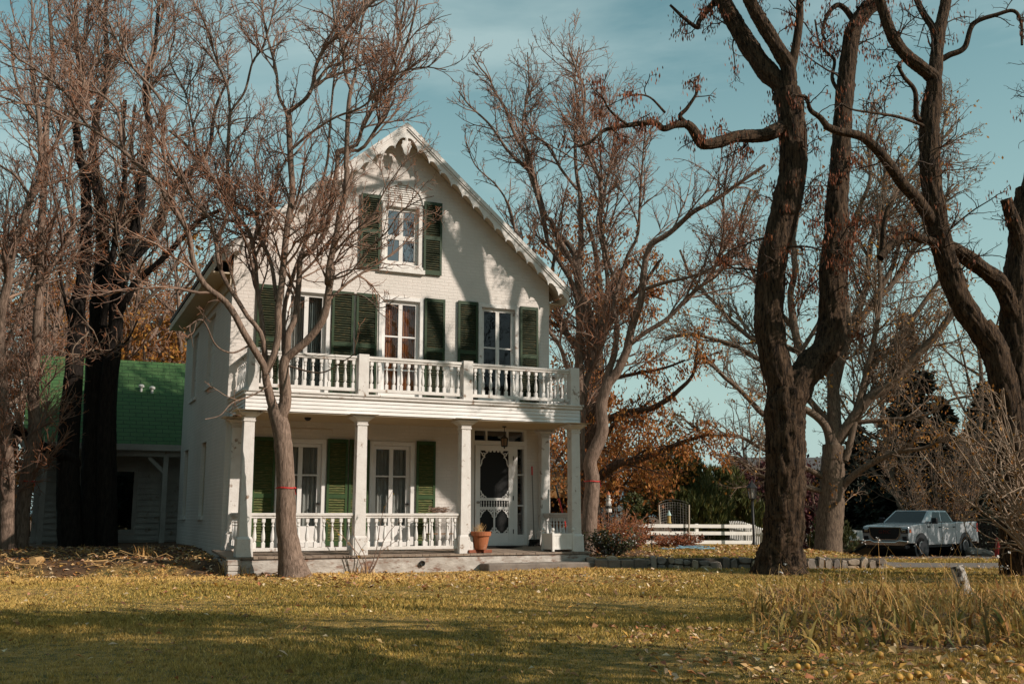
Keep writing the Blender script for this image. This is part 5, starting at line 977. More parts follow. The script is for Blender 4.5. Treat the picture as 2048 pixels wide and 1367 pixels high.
# dark woods added out of view behind and left, to block sky light
def added_woods():
    Cs = []
    for k in range(230):
        a = math.radians(rng.uniform(70, 338)); d = rng.uniform(28, 48); h = rng.uniform(9, 17)
        if a < 3.0: h = rng.uniform(8, 12); d = rng.uniform(38, 54)
        c = np.array([d * math.sin(a) - 4, d * math.cos(a), -.5])
        if c[1] > 26 or (c[0] > 0 and c[1] > 4) or (c[1] > 0 and abs(c[0]) - 4 < c[1] * .8): continue
        n = 420; z = h * rng.random(n); rr = 3.2 * (1 - (z / h) ** 1.6) + .5; q = rng.uniform(0, 6.28, n); u = rng.random(n) ** .5
        Cs.append(c + np.stack([rr * u * np.cos(q), rr * u * np.sin(q), z], -1))
    C = np.concatenate(Cs); A = rdir(len(C)); B = nrm(np.cross(A, rdir(len(C)))); V, Q = diamonds(C, A * .55, B * .38); return raw('added_woods', V, [Q], M['needle_dark'])
tag(added_woods(), 'added dark wood out of view behind and left, blocking sky light', 'added_woods', kind='stuff')
B_ = np.array([25.0, 39.5, gz(25, 39.5)])
tree('autumn_tree', 'half-bare golden tree beyond the right edge that dapples the truck with shade', 0, None, B_, (M['bark_mid'], M['twig_dark'], M['twig_dark']), [dict(spacing=.6, lf=.45, ang=(30, 60), K=8, up=.05, wig=.15, rfac=.012, rtip=.01, t0=.15, maxlen=2.6, minlen=.5), dict(spacing=.4, lf=.5, ang=(25, 65), K=6, up=.05, wig=.2, rtip=.008, maxlen=1.1, minlen=.25)], skeleton=skel(B_, 10, .3, 12, .6, .2), leaves=[(1, dict(mat=M['leaf_gold'], n=1500, size=.11, hang=.4, asp=.6, spread=.25, cluster=4))])
# ribbons round three trunks
def ribbon(x, y, dep, r, label, tails):
    p = at(x, y, dep); mb = MB(); n = 20
    def ring(z0, z1, rr):
        v = [((rr + .004 * math.sin(k * 5)) * math.cos(6.2832 * k / n), (rr + .004 * math.sin(k * 5)) * math.sin(6.2832 * k / n), z + .006 * math.sin(k)) for z in (z0, z1) for k in range(n)]
        mb.add(v, [(k, (k + 1) % n, n + (k + 1) % n, n + k) for k in range(n)])
    ring(-.012, .014, r)
    a = tails; mb.add([(r * math.cos(a), r * math.sin(a), .01), (r * math.cos(a) + .03, r * math.sin(a) - .02, -.01), ((r + .04) * math.cos(a) + .02, (r + .03) * math.sin(a), -.13), ((r + .04) * math.cos(a), (r + .03) * math.sin(a), -.12)], [(0, 1, 2, 3)])
    o = mb.build('ribbon', M['ribbon']); o.location = p; tag(o, label, 'ribbon', 'red ribbons tied round trunks')
ribbon(572, 975, 18.98, .188, 'red ribbon tied round the young tree trunk in front of the porch', -.5)
ribbon(1184, 962, 25.0, .198, 'red ribbon tied round the grey tree right of the porch', -.6)
ribbon(56, 962, 24.1, .178, 'red ribbon tied round the slim tree at the far left', -.4)

# ================================================================ garden things
# stone edging wall
sw = thing('stone_wall', 'low dry-stone edging wall of tan and grey stones along the raised lawn', 'wall', (1.7, 22.2, 0))
mb = MB(); x = -.15; st = []
while x < 6.2:
    wv = random.uniform(.12, .30); rows = 1 if random.random() < .45 else 2; z = -.05; H = random.uniform(.22, .29)
    for r_ in range(rows):
        h_ = H / rows * random.uniform(.9, 1.1); ox = 0 if rows == 1 else random.uniform(-.03, .03); a, b = x + ox + .006, x + wv + ox - .006; y0 = random.uniform(-.10, -.05)
        n_ = 7; pts = []
        for k in range(9):
            t = 2 * math.pi * k / 9; e = random.uniform(.84, 1.16); sx_ = abs(math.cos(t)) ** .8 * math.copysign(1, math.cos(t)); sz_ = abs(math.sin(t)) ** .7 * math.copysign(1, math.sin(t))
            pts.append(((a + b) / 2 + (b - a) / 2 * sx_ * e, z + h_ / 2 + h_ / 2 * sz_ * e))
        zb = gz(1.7 + (a + b) / 2, 22.0); v = [(p[0], y0 + random.uniform(-.01, .01), p[1] + zb) for p in pts]; m_ = len(v); cx = sum(p[0] for p in v) / m_; cz = sum(p[2] for p in v) / m_
        v2 = [(cx + (p[0] - cx) * .86, y0 - random.uniform(.015, .04), cz + (p[2] - cz) * .86) for p in v]; v3 = [(p[0], .15, p[2]) for p in v]
        mb.add(v2 + v + v3, [tuple(range(m_))] + [(k, k + m_, (k + 1) % m_ + m_, (k + 1) % m_) for k in range(m_)] + [(k + m_, k + 2 * m_, (k + 1) % m_ + 2 * m_, (k + 1) % m_ + m_) for k in range(m_)])
        z += h_
    x += wv
mb.build('stones', M['stone'], sw); MB().box(-.15, 6.15, -.04, .10, -.1, .215).build('core', M['soilmortar'], sw)
mb = MB()
for k in range(4): mb.box(-.62 + k * .27, -.62 + k * .27 + .262, -.12 + random.uniform(-.01, .01), .12, -.1, .20 + random.uniform(-.01, .012))
o = mb.build('block_edging', M['concrete'], bevel=.02); o.location = (2.36, 21.98, .0); tag(o, 'dark concrete edging blocks between the porch step and the stone wall', 'edging')
def board_fence(name, label, pts, hgt, rails, rw, mat, step=1.6, group=None, pickets=0):
    a, b = np.array(pts[0], float), np.array(pts[1], float); Ln = np.linalg.norm(b - a); e = thing(name, label, 'fence', (a[0], a[1], gz(*a)), math.atan2(b[1] - a[1], b[0] - a[0]), group)
    dzs = lambda u: gz(*(a + (b - a) * u)) - gz(*a); n = max(1, round(Ln / step))
    for k in range(n + 1):
        u = k / n; z = dzs(u); MB().box(Ln * u - .05, Ln * u + .05, -.002, .098, z - .1, z + hgt + (.0 if not pickets else -.05)).build('post', mat, e)
    for z in rails: MB().bar((0 - .06, -.020, z), (Ln + .06, -.020, z + dzs(1)), .035, rw).build('rail', mat, e)
    if pickets:
        mb = MB(); m_ = int(Ln / pickets)
        for k in range(m_):
            x = (k + .5) * pickets; z = dzs(x / Ln); mb.prism([(x - pickets * .3, z + .04), (x + pickets * .3, z + .04), (x + pickets * .3, z + hgt - .06), (x, z + hgt), (x - pickets * .3, z + hgt - .06)][::-1], 'y', -.06, -.040)
        mb.build('picket', mat, e)
    return e
pa, pb = at(1279, 1085, 31.5), at(1507, 1085, 32.5); board_fence('board_fence', 'low white three-board fence across the raised lawn', (pa[:2], pb[:2]), .63, (.10, .37, .585), .105, M['fencewhite'], 1.55)
pc, pd = at(1462, 1085, 36), at(1530, 1085, 33.6); board_fence('picket_fence', 'white picket fence angled behind the lamp post', (pc[:2], pd[:2]), .78, (.2, .55), .06, M['fencewhite'], 1.5, pickets=.13)
pc, pd = at(1700, 1075, 55), at(1775, 1075, 50); board_fence('picket_fence', 'bit of white picket fence behind the truck front', (pc[:2], pd[:2]), 1.15, (.4, .9), .07, M['fencewhite'], 1.5, pickets=.16)
pc, pd = at(1900, 1075, 49), at(2080, 1075, 47); board_fence('plank_fence', 'dark brown plank fence behind the cones and truck bed', (pc[:2], pd[:2]), 1.6, (.4, 1.3), .1, M['darkfence'], 2.2, pickets=.17)
pc, pd = at(18, 1060, 38), at(52, 1060, 38); board_fence('board_fence', 'white board fence glimpsed between the trunks at the far left edge', (pc[:2], pd[:2]), 1.1, (.45, .8), .16, M['fencewhite'], 1.0)
# garden lamp
p = at(1508, 1085, 31.8); lp = thing('garden_lamp', 'black garden lamp post with glass lantern beside the great tree', 'lamp post', (p[0], p[1], gz(p[0], p[1])))
MB().lathe([(.10, 0), (.09, .05), (.05, .10), (.04, .35), (.036, 1.35)], n=12).build('post', M['black'], lp, smooth=True)
def hexl(pr, n=6): return MB().lathe(pr, n=n)
hexl([(.05, 1.35), (.055, 1.38), (.10, 1.41), (.105, 1.43)]).build('bracket', M['black'], lp)
mb = MB()
for k in range(6):
    a = k * math.pi / 3; mb.bar((.105 * math.cos(a), .105 * math.sin(a), 1.42), (.15 * math.cos(a), .15 * math.sin(a), 1.74), .016, .016)
mb.lathe([(.17, 1.73), (.175, 1.755), (.10, 1.85), (.045, 1.90), (.03, 1.93), (.012, 1.99), (.002, 2.03)], n=6); lf = mb.build('lantern_frame', M['black'], lp)
MB().lathe([(.10, 1.43), (.142, 1.735)], n=6, cap=False).build('glass', glass('lamp_glass', (.75, .78, .78), .30), lf); MB().lathe([(.02, 1.45), (.03, 1.5), (.03, 1.58), (.008, 1.62)], n=8).build('bulb', M['cream'], lf)
# wire trellis cage with hanging bird feeder
p = at(1356, 1085, 31.2); tr = thing('wire_trellis', 'arched panel of galvanised wire mesh behind the white fence', 'trellis', (p[0], p[1] + .6, gz(p[0], p[1])))
mb = MB(); hw_, th = .46, 1.20
for k in range(13):
    x = -hw_ + 2 * hw_ * k / 12; zt = th + .10 * math.cos(x / hw_ * 1.4); mb.tube([(x * .93, .25 * (1 - (x / hw_) ** 2), 0), (x, .3 * (1 - (x / hw_) ** 2), zt)], .0055, 4)
for k in range(17):
    z = .08 + k * (th - .02) / 16; mb.tube([(hw_ * q * (.93 + .07 * z / th), .28 * (1 - q * q), z + .10 * (1 - q * q) * z / th) for q in np.linspace(-1, 1, 9)], .0045, 4)
mb.build('mesh', M['wire'], tr)
for s in (-1, 1): MB().tube([(s * hw_ * .93, -.01, -.1), (s * hw_, -.01, th)], .026, 6).build('stake', material('pale_stake', (.42, .36, .29), .8), tr)
p = at(1338, 1030, 31.0); fd = thing('bird_feeder', 'small hanging bird feeder with pale blue cone roof in front of the trellis', 'bird feeder', p)
MB().lathe([(.003, .16), (.03, .10), (.075, 0), (.07, -.004)], n=10).build('roof', material('pale_blue_tin', (.38, .52, .50), .4), fd); MB().lathe([(.05, -.005), (.05, -.20), (.075, -.205), (.075, -.225), (.01, -.23)], n=10).build('tube', material('seed_yellow', (.45, .33, .12), .6), fd); MB().tube([(0, 0, .15), (0, .02, .42)], .005, 4).build('hook', M['black'], fd)
p = at(1217, 1010, 30.5); z_ = gz(p[0], p[1]); ls = thing('birdhouse', 'white tower birdhouse with orange cap among orange leaves', 'birdhouse', (p[0], p[1], z_))
MB().tube([(0, 0, -.1), (0, 0, .95)], .025, 6).build('pole', M['bark_shade'], ls); MB().lathe([(.10, 1.0), (.07, 1.33), (.10, 1.34), (.10, 1.37), (.055, 1.38), (.055, 1.50)], n=8).build('tower', M['fencewhite'], ls); MB().lathe([(.08, 1.50), (.04, 1.55), (.01, 1.61)], n=8).build('cap', M['terracotta'], ls); MB().lathe([(.094, 1.10), (.087, 1.18)], n=8, cap=False).build('band', M['black'], ls)
p = at(1225, 1035, 30.0); wc = thing('wire_cage', 'square wire plant cage below the tower birdhouse', 'plant cage', (p[0], p[1], gz(p[0], p[1])))
mb = MB()
for k in range(10): a = k * .628; mb.tube([(.3 * math.cos(a), .3 * math.sin(a), 0), (.3 * math.cos(a), .3 * math.sin(a), 1.15)], .006, 4)
for k in range(7): mb.tube([(.3 * math.cos(a), .3 * math.sin(a), .1 + k * .17) for a in np.linspace(0, 6.283, 16)], .006, 4)
mb.build('mesh', M['wire'], wc)
# hose
mb = MB()
for k in range(4):
    c = (rng.normal(0, .35), rng.normal(0, .1)); pts = [(c[0] + (.22 + .06 * k) * math.cos(t) * (1 + .1 * math.sin(3 * t + k)), c[1] + .14 * math.sin(t + k) , .03 + .03 * k * .8 + .015 * math.sin(4 * t)) for t in np.linspace(.3 * k, 5.8 + .2 * k, 24)]; mb.tube(pts, .012, 7)
o = mb.build('garden_hose', M['hose'], smooth=True); p = at(1365, 1099, 27.5); o.location = (p[0], p[1], gz(p[0], p[1]) + .02); tag(o, 'pale blue garden hose lying in loops on the raised lawn', 'hose')
p = at(1304, 1096, 28.5); sl_ = thing('path_light', 'short black solar light stake on the raised lawn', 'garden light', (p[0], p[1], gz(p[0], p[1]))); MB().tube([(0, 0, -.05), (0, 0, .32)], .014, 6).build('stake', M['black'], sl_); MB().lathe([(.03, .30), (.05, .34), (.055, .37), (.01, .40)], n=10).build('head', M['black'], sl_)
# neighbouring gable and shed right behind the porch
nb = thing('neighbour_house', 'white gabled neighbouring house seen between the porch pilaster and column', 'house', (1.2, 44, 0))
mb = MB(); gx = -.6; mb.add([(gx - 2.6, 0, -1), (gx + 2.55, 0, -1), (gx + 2.55, 0, 2.35), (gx, 0, 4.2), (gx - 2.6, 0, 2.35)], [(0, 1, 2, 3, 4)]); mb.add([(gx + 2.55, 0, -1), (gx + 2.55, 7, -1), (gx + 2.55, 7, 2.35), (gx + 2.55, 0, 2.35)], [(0, 1, 2, 3)]); mb.build('wall', M['greenwhite'], nb)
mb = MB()
for s in (-1, 1): mb.prism([(gx, 4.45), (gx + s * 3.0, 2.28), (gx + s * 3.0, 2.16), (gx, 4.31)][::-s], 'y', -.45, 7.2)
mb.build('roof', M['roofbrown'], nb); mb = MB()
for s in (-1, 1): mb.prism([(gx, 4.30), (gx + s * 3.0, 2.14), (gx + s * 3.0, 1.96), (gx, 4.10)][::-s], 'y', -.47, -.43)
mb.build('bargeboard', M['white'], nb)
mb = MB(); mb.box(-3, .95, -1.5, 1.5, 2.62, 2.72); mb.box(-3, .93, -1.52, 1.48, 2.45, 2.615); o = mb.build('porch_canopy', M['white'], nb); o.location = (1.05, -3.0, .35)
sd = thing('garden_shed', 'open-fronted shed with orange-brown shake roof behind the porch', 'shed', (2.4, 37.5, 0))
mb = MB(); mb.prism([(-1.0, 1.86), (-1.0, 1.94), (1.6, 2.55), (1.6, 2.47)], 'x', -1.8, 1.0); mb.v = [(p[0], p[1], p[2]) for p in mb.v]; mb.build('roof', M['shake'], sd)
MB().box(-1.78, .98, -1.04, -.98, 1.72, 1.855).build('beam', M['shake'], sd)
for xx in (-1.6, -.2, .85): MB().box(xx - .06, xx + .06, -.97, -.85, -.4, 1.8).build('post', M['wood'], sd)
MB().box(-1.75, .95, 1.4, 1.5, -.4, 2.4).build('wall', M['darkfence'], sd)
for k, (xx, ww_, hh_, mt) in enumerate(((-.9, .5, .75, 'wood'), (-.35, .35, 1.05, 'shake'), (.3, .6, .6, 'darkfence'))):
    o = MB().box(-ww_ / 2, ww_ / 2, -.25, .25, 0, hh_).box(-ww_ / 2 - .03, ww_ / 2 + .03, -.28, .28, hh_, hh_ + .05).build('storage_box', M[mt], bevel=.01); o.location = (2.4 + xx, 37.9, gz(2.4 + xx, 37.9)); tag(o, ('brown storage box in the shed shadow, left', 'tallest tan storage box in the middle of the shed', 'dark low storage box at the right of the shed')[k], 'box')
dh = thing('distant_house', 'distant house with grey roof between the pale tree stems', 'house', (23, 78, 0)); MB().box(-5, 5, 0, 7, -2, 3.0).build('wall', M['greenwhite'], dh); MB().prism([(-.5, 2.95), (3.5, 5.6), (7.5, 2.95), (7.5, 2.8), (-.5, 2.8)][::-1], 'x', -5.5, 5.5).build('roof', material('grey_roof', (.09, .085, .085), .9, var=(.07, .066, .066), vscale=3), dh)
# cones, box, rocks
def cone(x, y, dep, label, tilt=0):
    p = at(x, y, dep); t_ = thing('traffic_cone', label, 'traffic cone', (p[0], p[1], gz(p[0], p[1])), 0, 'red cones by the driveway'); t_.rotation_euler = (0, tilt, 0)
    MB().lathe([(.15, .03), (.135, .10), (.045, .72), (.04, .74), (.03, .74), (.03, .70)], n=16).build('body', M['conered'], t_, smooth=False); MB().box(-.19, .19, -.19, .19, 0, .03).build('base', M['conered'], t_, bevel=.01)
cone(1996, 1100, 41, 'larger red traffic cone, nearer the truck, right of its bed'); cone(2013, 1095, 43, 'farther red traffic cone, closest to the leaning tree', .05)
p = at(1703, 1090, 45); t_ = thing('timber_box', 'brown timber raised box beside the truck front', 'raised bed', (p[0], p[1], gz(p[0], p[1])), .35)
for s in (-1, 1): MB().box(-1.0, 1.0, s * .6 - .03, s * .6 + .03, 0, .62).build('side_board', M['wood'], t_); MB().box(s * 1.0 - .03, s * 1.0 + .03, -.569, .569, 0, .62).build('end_board', M['wood'], t_)
MB().box(-.96, .96, -.56, .56, 0, .5).build('soil', M['soilmortar'], t_); MB().bar((-.9, -.66, .02), (.4, -.64, .5), .04, .1).build('brace', M['darkfence'], t_)
def rock(p, s, label, group, mat):
    n1, n2 = 8, 6; v = []; 
    for i in range(n2 + 1):
        for j in range(n1):
            th_, ph = math.pi * i / n2, 2 * math.pi * j / n1; e = random.uniform(.85, 1.1); v.append((s[0] * e * math.sin(th_) * math.cos(ph), s[1] * e * math.sin(th_) * math.sin(ph), s[2] * e * math.cos(th_)))
    f = [(i * n1 + j, i * n1 + (j + 1) % n1, (i + 1) * n1 + (j + 1) % n1, (i + 1) * n1 + j) for i in range(n2) for j in range(n1)]
    o = MB().add(v, f).build('rock', mat); o.location = (p[0], p[1], gz(p[0], p[1]) + s[2] * .5); o.rotation_euler = (0, 0, random.uniform(0, 6)); return tag(o, label, 'rock', group)
for k, (x, w_, l) in enumerate(((1945, .5, 'pale rock right behind the truck rear wheel'), (1962, .42, 'pale pointed rock left of the nearer red cone'), (1975, .3, 'small rock at the foot of the nearer red cone'))):
    p = at(x, 1095, 43.5); rock(p, (w_, .3, .28 - .05 * k), l, 'rocks by the driveway', material('pale_rock_%d' % k, (.24, .20, .17), .9, var=(.15, .125, .105), vscale=3, bump=.5))
# ---------------------------------------------------------------- the pickup truck (x forward, y to its left)
p = at(1846, 1100, 43.6); tk = thing('pickup_truck', 'silver-white crew cab pickup truck parked on the driveway facing the lawn', 'pickup truck', (p[0], p[1], gz(p[0], p[1]) - .0), math.atan2(-.651, -.759))
paint = material('silver_paint', (.36, .37, .385), .22, var=(.31, .32, .335), vscale=2, metal=.25, spec=.6)
chrome = material('dull_chrome', (.55, .50, .47), .22, metal=1.0); blk = material('black_plastic', (.014, .014, .016), .45); rub = material('tyre_rubber', (.010, .010, .010), .95, spec=.1); tg = material('tinted_window', (.012, .014, .016), .12, spec=.25)
FA, RA, WR_ = 1.92, -1.78, .43
def arch(cx, r_, z0, a0, a1, n=12): return [(cx + r_ * math.cos(t), .43 + r_ * math.sin(t)) for t in np.linspace(a0, a1, n)]
side = [(2.86, .60), (2.93, .80), (2.94, 1.05), (2.88, 1.24), (2.6, 1.30), (1.55, 1.38), (-1.0, 1.40), (-1.04, 1.43), (-2.86, 1.43), (-2.93, 1.38), (-2.93, .66), (-2.85, .60)]
side += arch(RA, .56, .43, math.pi - .30, .30)[:] + [(-1.2, .52), (1.33, .52)] + arch(FA, .56, .43, math.pi - .16, .32) 
mb = MB().prism(side[::-1], 'y', -.99, .99); body = mb.build('body', paint, tk, bevel=.05)
mb = MB().box(-2.8, 2.75, -.8, .8, .42, .60); mb.build('underbody', blk, tk)
for cx in (FA, RA): MB().lathe([(.555, -.985), (.555, .985)], (cx, 0, .43), 24, 'y').build('wheel_well', blk, body)
# cab
bx0, bx1, rx0, rx1, zb, zt, yb, yt = -1.02, 1.52, -.70, .70, 1.385, 1.90, .93, .76
CB = [(bx1, -yb, zb), (bx1, yb, zb), (bx0, yb, zb), (bx0, -yb, zb), (rx1, -yt, zt), (rx1, yt, zt), (rx0, yt, zt), (rx0, -yt, zt)]
cab = MB().add(CB, [(3, 2, 1, 0), (4, 5, 6, 7), (0, 1, 5, 4), (1, 2, 6, 5), (2, 3, 7, 6), (3, 0, 4, 7)]).build('cab', paint, tk, bevel=.07)
def pane(name, i0, i1, i2, i3, u0, u1, v0, v1, mat, parent, off=.008, skew=0):
    A, B, C_, D = [Vector(CB[i]) for i in (i0, i1, i2, i3)]; nn = (B - A).cross(D - A).normalized() * off
    def P(u, v): return (A * (1 - u) + B * u) * (1 - v) + (D * (1 - u) + C_ * u) * v + nn
    q = [P(u0, v0), P(u1, v0), P(u1 - skew, v1), P(u0 + skew * .0, v1)]; q2 = [x - nn * .9 for x in q]
    return MB().add(q + q2, [(0, 1, 2, 3), (0, 4, 5, 1), (1, 5, 6, 2), (2, 6, 7, 3), (3, 7, 4, 0)]).build(name, mat, parent)
pane('windshield', 0, 1, 5, 4, .07, .93, .06, .92, tg, cab); pane('rear_window', 2, 3, 7, 6, .1, .9, .1, .88, tg, cab)
for i0, i1, i2, i3, f in ((1, 2, 6, 5, 0), (3, 0, 4, 7, 1)):
    for u0, u1 in ((.20, .53), (.58, .92)):
        if f: u0, u1 = 1 - u1, 1 - u0
        pane('side_window', i0, i1, i2, i3, u0, u1, .08, .86, tg, cab)
for s in (-1, 1):
    y = s * .992
    for xx, nm in ((1.40, 'door_seam'), (.22, 'door_seam'), (-.98, 'door_seam')): MB().box(xx - .008, xx + .008, *sorted((s * .985, s * .9935)), .56, 1.38).build(nm, blk, body)
    for xx in (.38, -.80): MB().box(xx - .10, xx + .08, *sorted((s * .991, s * 1.025)), 1.20, 1.24).build('door_handle', blk, body, bevel=.008)
    mr = MB().box(1.02, 1.14, *sorted((s * .94, s * 1.06)), 1.38, 1.43).box(1.0, 1.15, *sorted((s * 1.04, s * 1.26)), 1.36, 1.60); mr.build('mirror', blk, tk, bevel=.03)
    MB().box(2.66, 2.957, *sorted((s * .68, s * .985)), .99, 1.17).build('headlight_housing', blk, tk, bevel=.02).name = 'headlight'
    MB().box(2.885, 2.966, *sorted((s * .72, s * .90)), 1.03, 1.14).build('lamp_glass', chrome, tk, bevel=.015); MB().box(2.70, 2.84, *sorted((s * .975, s * 1.0)), 1.02, 1.15).build('turn_signal', material('amber_lens', (.45, .10, .03), .25), tk)
    MB().box(2.86, 2.968, *sorted((s * .74, s * .93)), .72, .88).build('fog_lamp', blk, tk, bevel=.02)
    MB().box(-2.95, -2.80, *sorted((s * .88, s * 1.0)), 1.0, 1.38).build('tail_light', M['conered'], tk, bevel=.02)
    MB().box(-2.84, -1.06, *sorted((s * .88, s * .98)), 1.431, 1.455).build('bed_rail', blk, body); MB().box(1.16, 1.38, *sorted((s * .988, s * .997)), 1.20, 1.27).build('fender_vent', blk, body)
MB().box(-2.82, -1.08, -.86, .86, 1.434, 1.437).build('bed', blk, tk)
fr_ = [(-.66, 1.20), (-.60, .90), (-.48, .76), (.48, .76), (.60, .90), (.66, 1.20)]
gm = MB(); o_ = [(y * 1.06, (z - .98) * 1.13 + .98) for y, z in fr_]; m_ = len(fr_)
gm.add([(2.965, a, b) for a, b in fr_] + [(2.965, a, b) for a, b in o_] + [(2.90, a, b) for a, b in o_], [(k, k + m_, (k + 1) % m_ + m_, (k + 1) % m_) for k in range(m_)] + [(k + m_, k + 2 * m_, (k + 1) % m_ + 2 * m_, (k + 1) % m_ + m_) for k in range(m_)])
grl = gm.build('grille', chrome, tk)
MB().prism([(a, b) for a, b in fr_], 'x', 2.90, 2.952).build('grille_insert', blk, grl)
tx = bpy.data.curves.new('t', 'FONT'); tx.body = 'GMC'; tx.size = .21; tx.extrude = .008; tx.align_x = 'CENTER'; tx.align_y = 'CENTER'; tx.space_character = 1.25; to = bpy.data.objects.new('t', tx); COL.objects.link(to)
dg = bpy.context.evaluated_depsgraph_get(); tm = bpy.data.meshes.new_from_object(to.evaluated_get(dg)); bpy.data.objects.remove(to); tm.materials.clear(); tm.materials.append(material('emblem_red', (.10, .018, .014), .5))
em = bpy.data.objects.new('grille_emblem', tm); link(em, grl); em.matrix_local = Matrix(((0, 0, 1, 2.962), (1, 0, 0, 0), (0, 1, 0, 1.04), (0, 0, 0, 1)))
bm_ = MB().prism([(-.99, .60), (-.99, .70), (-.62, .73), (-.45, .66), (.45, .66), (.62, .73), (.99, .70), (.99, .60), (.8, .50), (-.8, .50)][::-1], 'x', 2.84, 3.02); bm_.build('front_bumper', chrome, tk, bevel=.03)
MB().box(2.75, 2.95, -.85, .85, .38, .51).build('valance', blk, tk, bevel=.03); MB().box(-3.05, -2.9, -.95, .95, .52, .72).build('rear_bumper', chrome, tk, bevel=.03)
for cx in (FA, RA):
    for s in (-1, 1):
        e = bpy.data.objects.new('wheel', None); link(e, tk); e.location = (cx, s * .86, WR_); e.rotation_euler = (0, random.uniform(0, 1), 0 if cx < 0 else .06)
        MB().lathe([(.24, -.13), (.36, -.14), (.415, -.12), (.43, -.08), (.43, .08), (.415, .12), (.36, .14), (.24, .13)], n=32, axis='y', cap=False).build('tyre', rub, e, smooth=False)
        rm = MB().lathe([(.245, .10), (.25, .125), (.225, .13), (.215, .08)], n=24, axis='y', cap=False).lathe([(.07, .07), (.07, .115), (.03, .12)], n=10, axis='y').lathe([(.245, -.1), (.22, .03), (.05, .04)], n=24, axis='y', cap=False)
        for k in range(6): a = k * math.pi / 3; rm.bar((.05 * math.cos(a), .095, .05 * math.sin(a)), (.225 * math.cos(a), .105, .225 * math.sin(a)), .075, .03, (0, 1, 0))
        if s < 0: rm.v = [(q[0], -q[1], q[2]) for q in rm.v]
        rm.build('rim', material('rim_alloy', (.55, .55, .56), .4, metal=.5), e)
# ---------------------------------------------------------------- iris bed, stump, fruit, vine, sticks
def blade_strips(n, fx, h, wd, K=5, bend=.5, name='', mat=None, seedheads=None):
    xy = fx(n); n = len(xy); a = rng.uniform(0, 6.283, n); hh = h * rng.uniform(.45, 1.2, n); bn_ = bend * rng.uniform(.1, 1.3, n); u = np.linspace(0, 1, K)[None]
    th_ = bn_[:, None] * u * 1.15; lat = hh[:, None] * u * np.sin(th_); z = hh[:, None] * u * np.maximum(np.cos(th_), -.05) + .02 * np.sin(th_); px = xy[:, :1] + np.cos(a)[:, None] * lat; py = xy[:, 1:] + np.sin(a)[:, None] * lat; zz = terrain(xy[:, 0], xy[:, 1])[:, None] + z - .02
    tw_ = a + rng.uniform(.6, 2.4, n); ww = wd * rng.uniform(.6, 1.3, n)[:, None] * np.array([.8, 1, .9, .6, .05] if K == 5 else np.linspace(1, .4, K))[None]
    A = np.stack([px + np.cos(tw_)[:, None] * ww, py + np.sin(tw_)[:, None] * ww, zz], -1); B = np.stack([px - np.cos(tw_)[:, None] * ww, py - np.sin(tw_)[:, None] * ww, zz], -1)
    V = np.stack([A, B], 2).reshape(n, K * 2, 3); i = np.arange(n)[:, None] * K * 2 + np.arange(K - 1)[None] * 2
    Q = np.stack([i, i + 1, i + 3, i + 2], -1).reshape(-1, 4); return raw(name, V.reshape(-1, 3), [Q], mat), np.stack([px[:, -1], py[:, -1], zz[:, -1]], -1)
def bed(n):
    y = rng.uniform(8.9, 15.0, n); x = 2.0 + (y - 9.0) * .21 + rng.random(n) ** .8 * (5.4 + (y - 9) * .25) ; k = (np.sin(x * 2.3) * np.sin(y * 1.9 + x) > -.55) | (rng.random(n) < .3)
    edge = 8.9 + .35 * np.sin(x * 2.1); return np.stack([x, y], -1)[k & (y > edge)]
im = material('iris_leaf', (0, 0, 0), .6, island=[(.14, .15, .035), (.46, .24, .06), (.26, .23, .05), (.56, .33, .09), (.07, .09, .025), (.36, .14, .04), (.50, .38, .12), (.17, .09, .03)], trans=.3)
o, _ = blade_strips(4200, bed, .30, .015, 5, 1.9, 'iris_leaves', im); tag(o, 'flopped green and tan iris leaves filling the flower bed', 'iris leaves', kind='stuff')
dm = material('dry_grass', (0, 0, 0), .8, island=[(.62, .34, .10), (.76, .50, .21), (.36, .16, .05), (.66, .38, .11)], trans=.25)
def bed2(n): q = bed(n); return q[(rng.random(len(q)) < .35 + .5 * (q[:, 1] > 10.5))]
o, _ = blade_strips(3600, bed2, .44, .0045, 6, 1.2, 'dry_grass', dm); tag(o, 'thin dry straw-coloured stems standing in the flower bed', 'dry grass', kind='stuff')
o, tips = blade_strips(230, bed2, .85, .0035, 6, .35, 'seed_stems', dm); tag(o, 'tall dry stems with white fluffy seed heads in the bed', 'seed stems', kind='stuff')
tips = np.repeat(tips[rng.random(len(tips)) < .75], 7, 0); tips = tips + rng.normal(0, .014, tips.shape); A = rdir(len(tips)) * .011; V, Q = diamonds(tips, A, np.cross(rdir(len(tips)), nrm(A)) * .010); hd = raw('seed_heads', V, [Q], wm); hd.parent = o
p = ground_at(1935, 1196); q = at(1913, 1131, p[1] + .05); d_ = q - p
sp_ = thing('leaning_post', 'short leaning whitewashed wooden post standing in the iris bed', 'post', p); mb = MB().tube([(0, 0, -.15), tuple(d_ * .5), tuple(d_)], [.105, .092, .085], 14); mb.build('post', material('flaking_whitewash', (.46, .43, .39), .8, var=(.34, .31, .28), vscale=9, stain=(.05, .04, .03), sscale=9, srange=(.5, .58), bump=.5), sp_)
fm = material('yellow_fruit', (.52, .30, .055), .6, var=(.40, .20, .04), vscale=14, stain=(.14, .07, .02), sscale=18, srange=(.58, .68), bump=.1)
fruits = [(1558, 1330), (1595, 1342), (1615, 1341), (1666, 1331), (1700, 1362), (1798, 1364), (1819, 1363), (1836, 1358), (1854, 1360), (1708, 1300), (1961, 1314), (1992, 1326), (1994, 1330), (2017, 1328), (2028, 1310), (1902, 1338), (1925, 1352), (1885, 1337), (1935, 1313), (1930, 1318), (1760, 1318), (1650, 1356), (2040, 1348)]
f0 = None
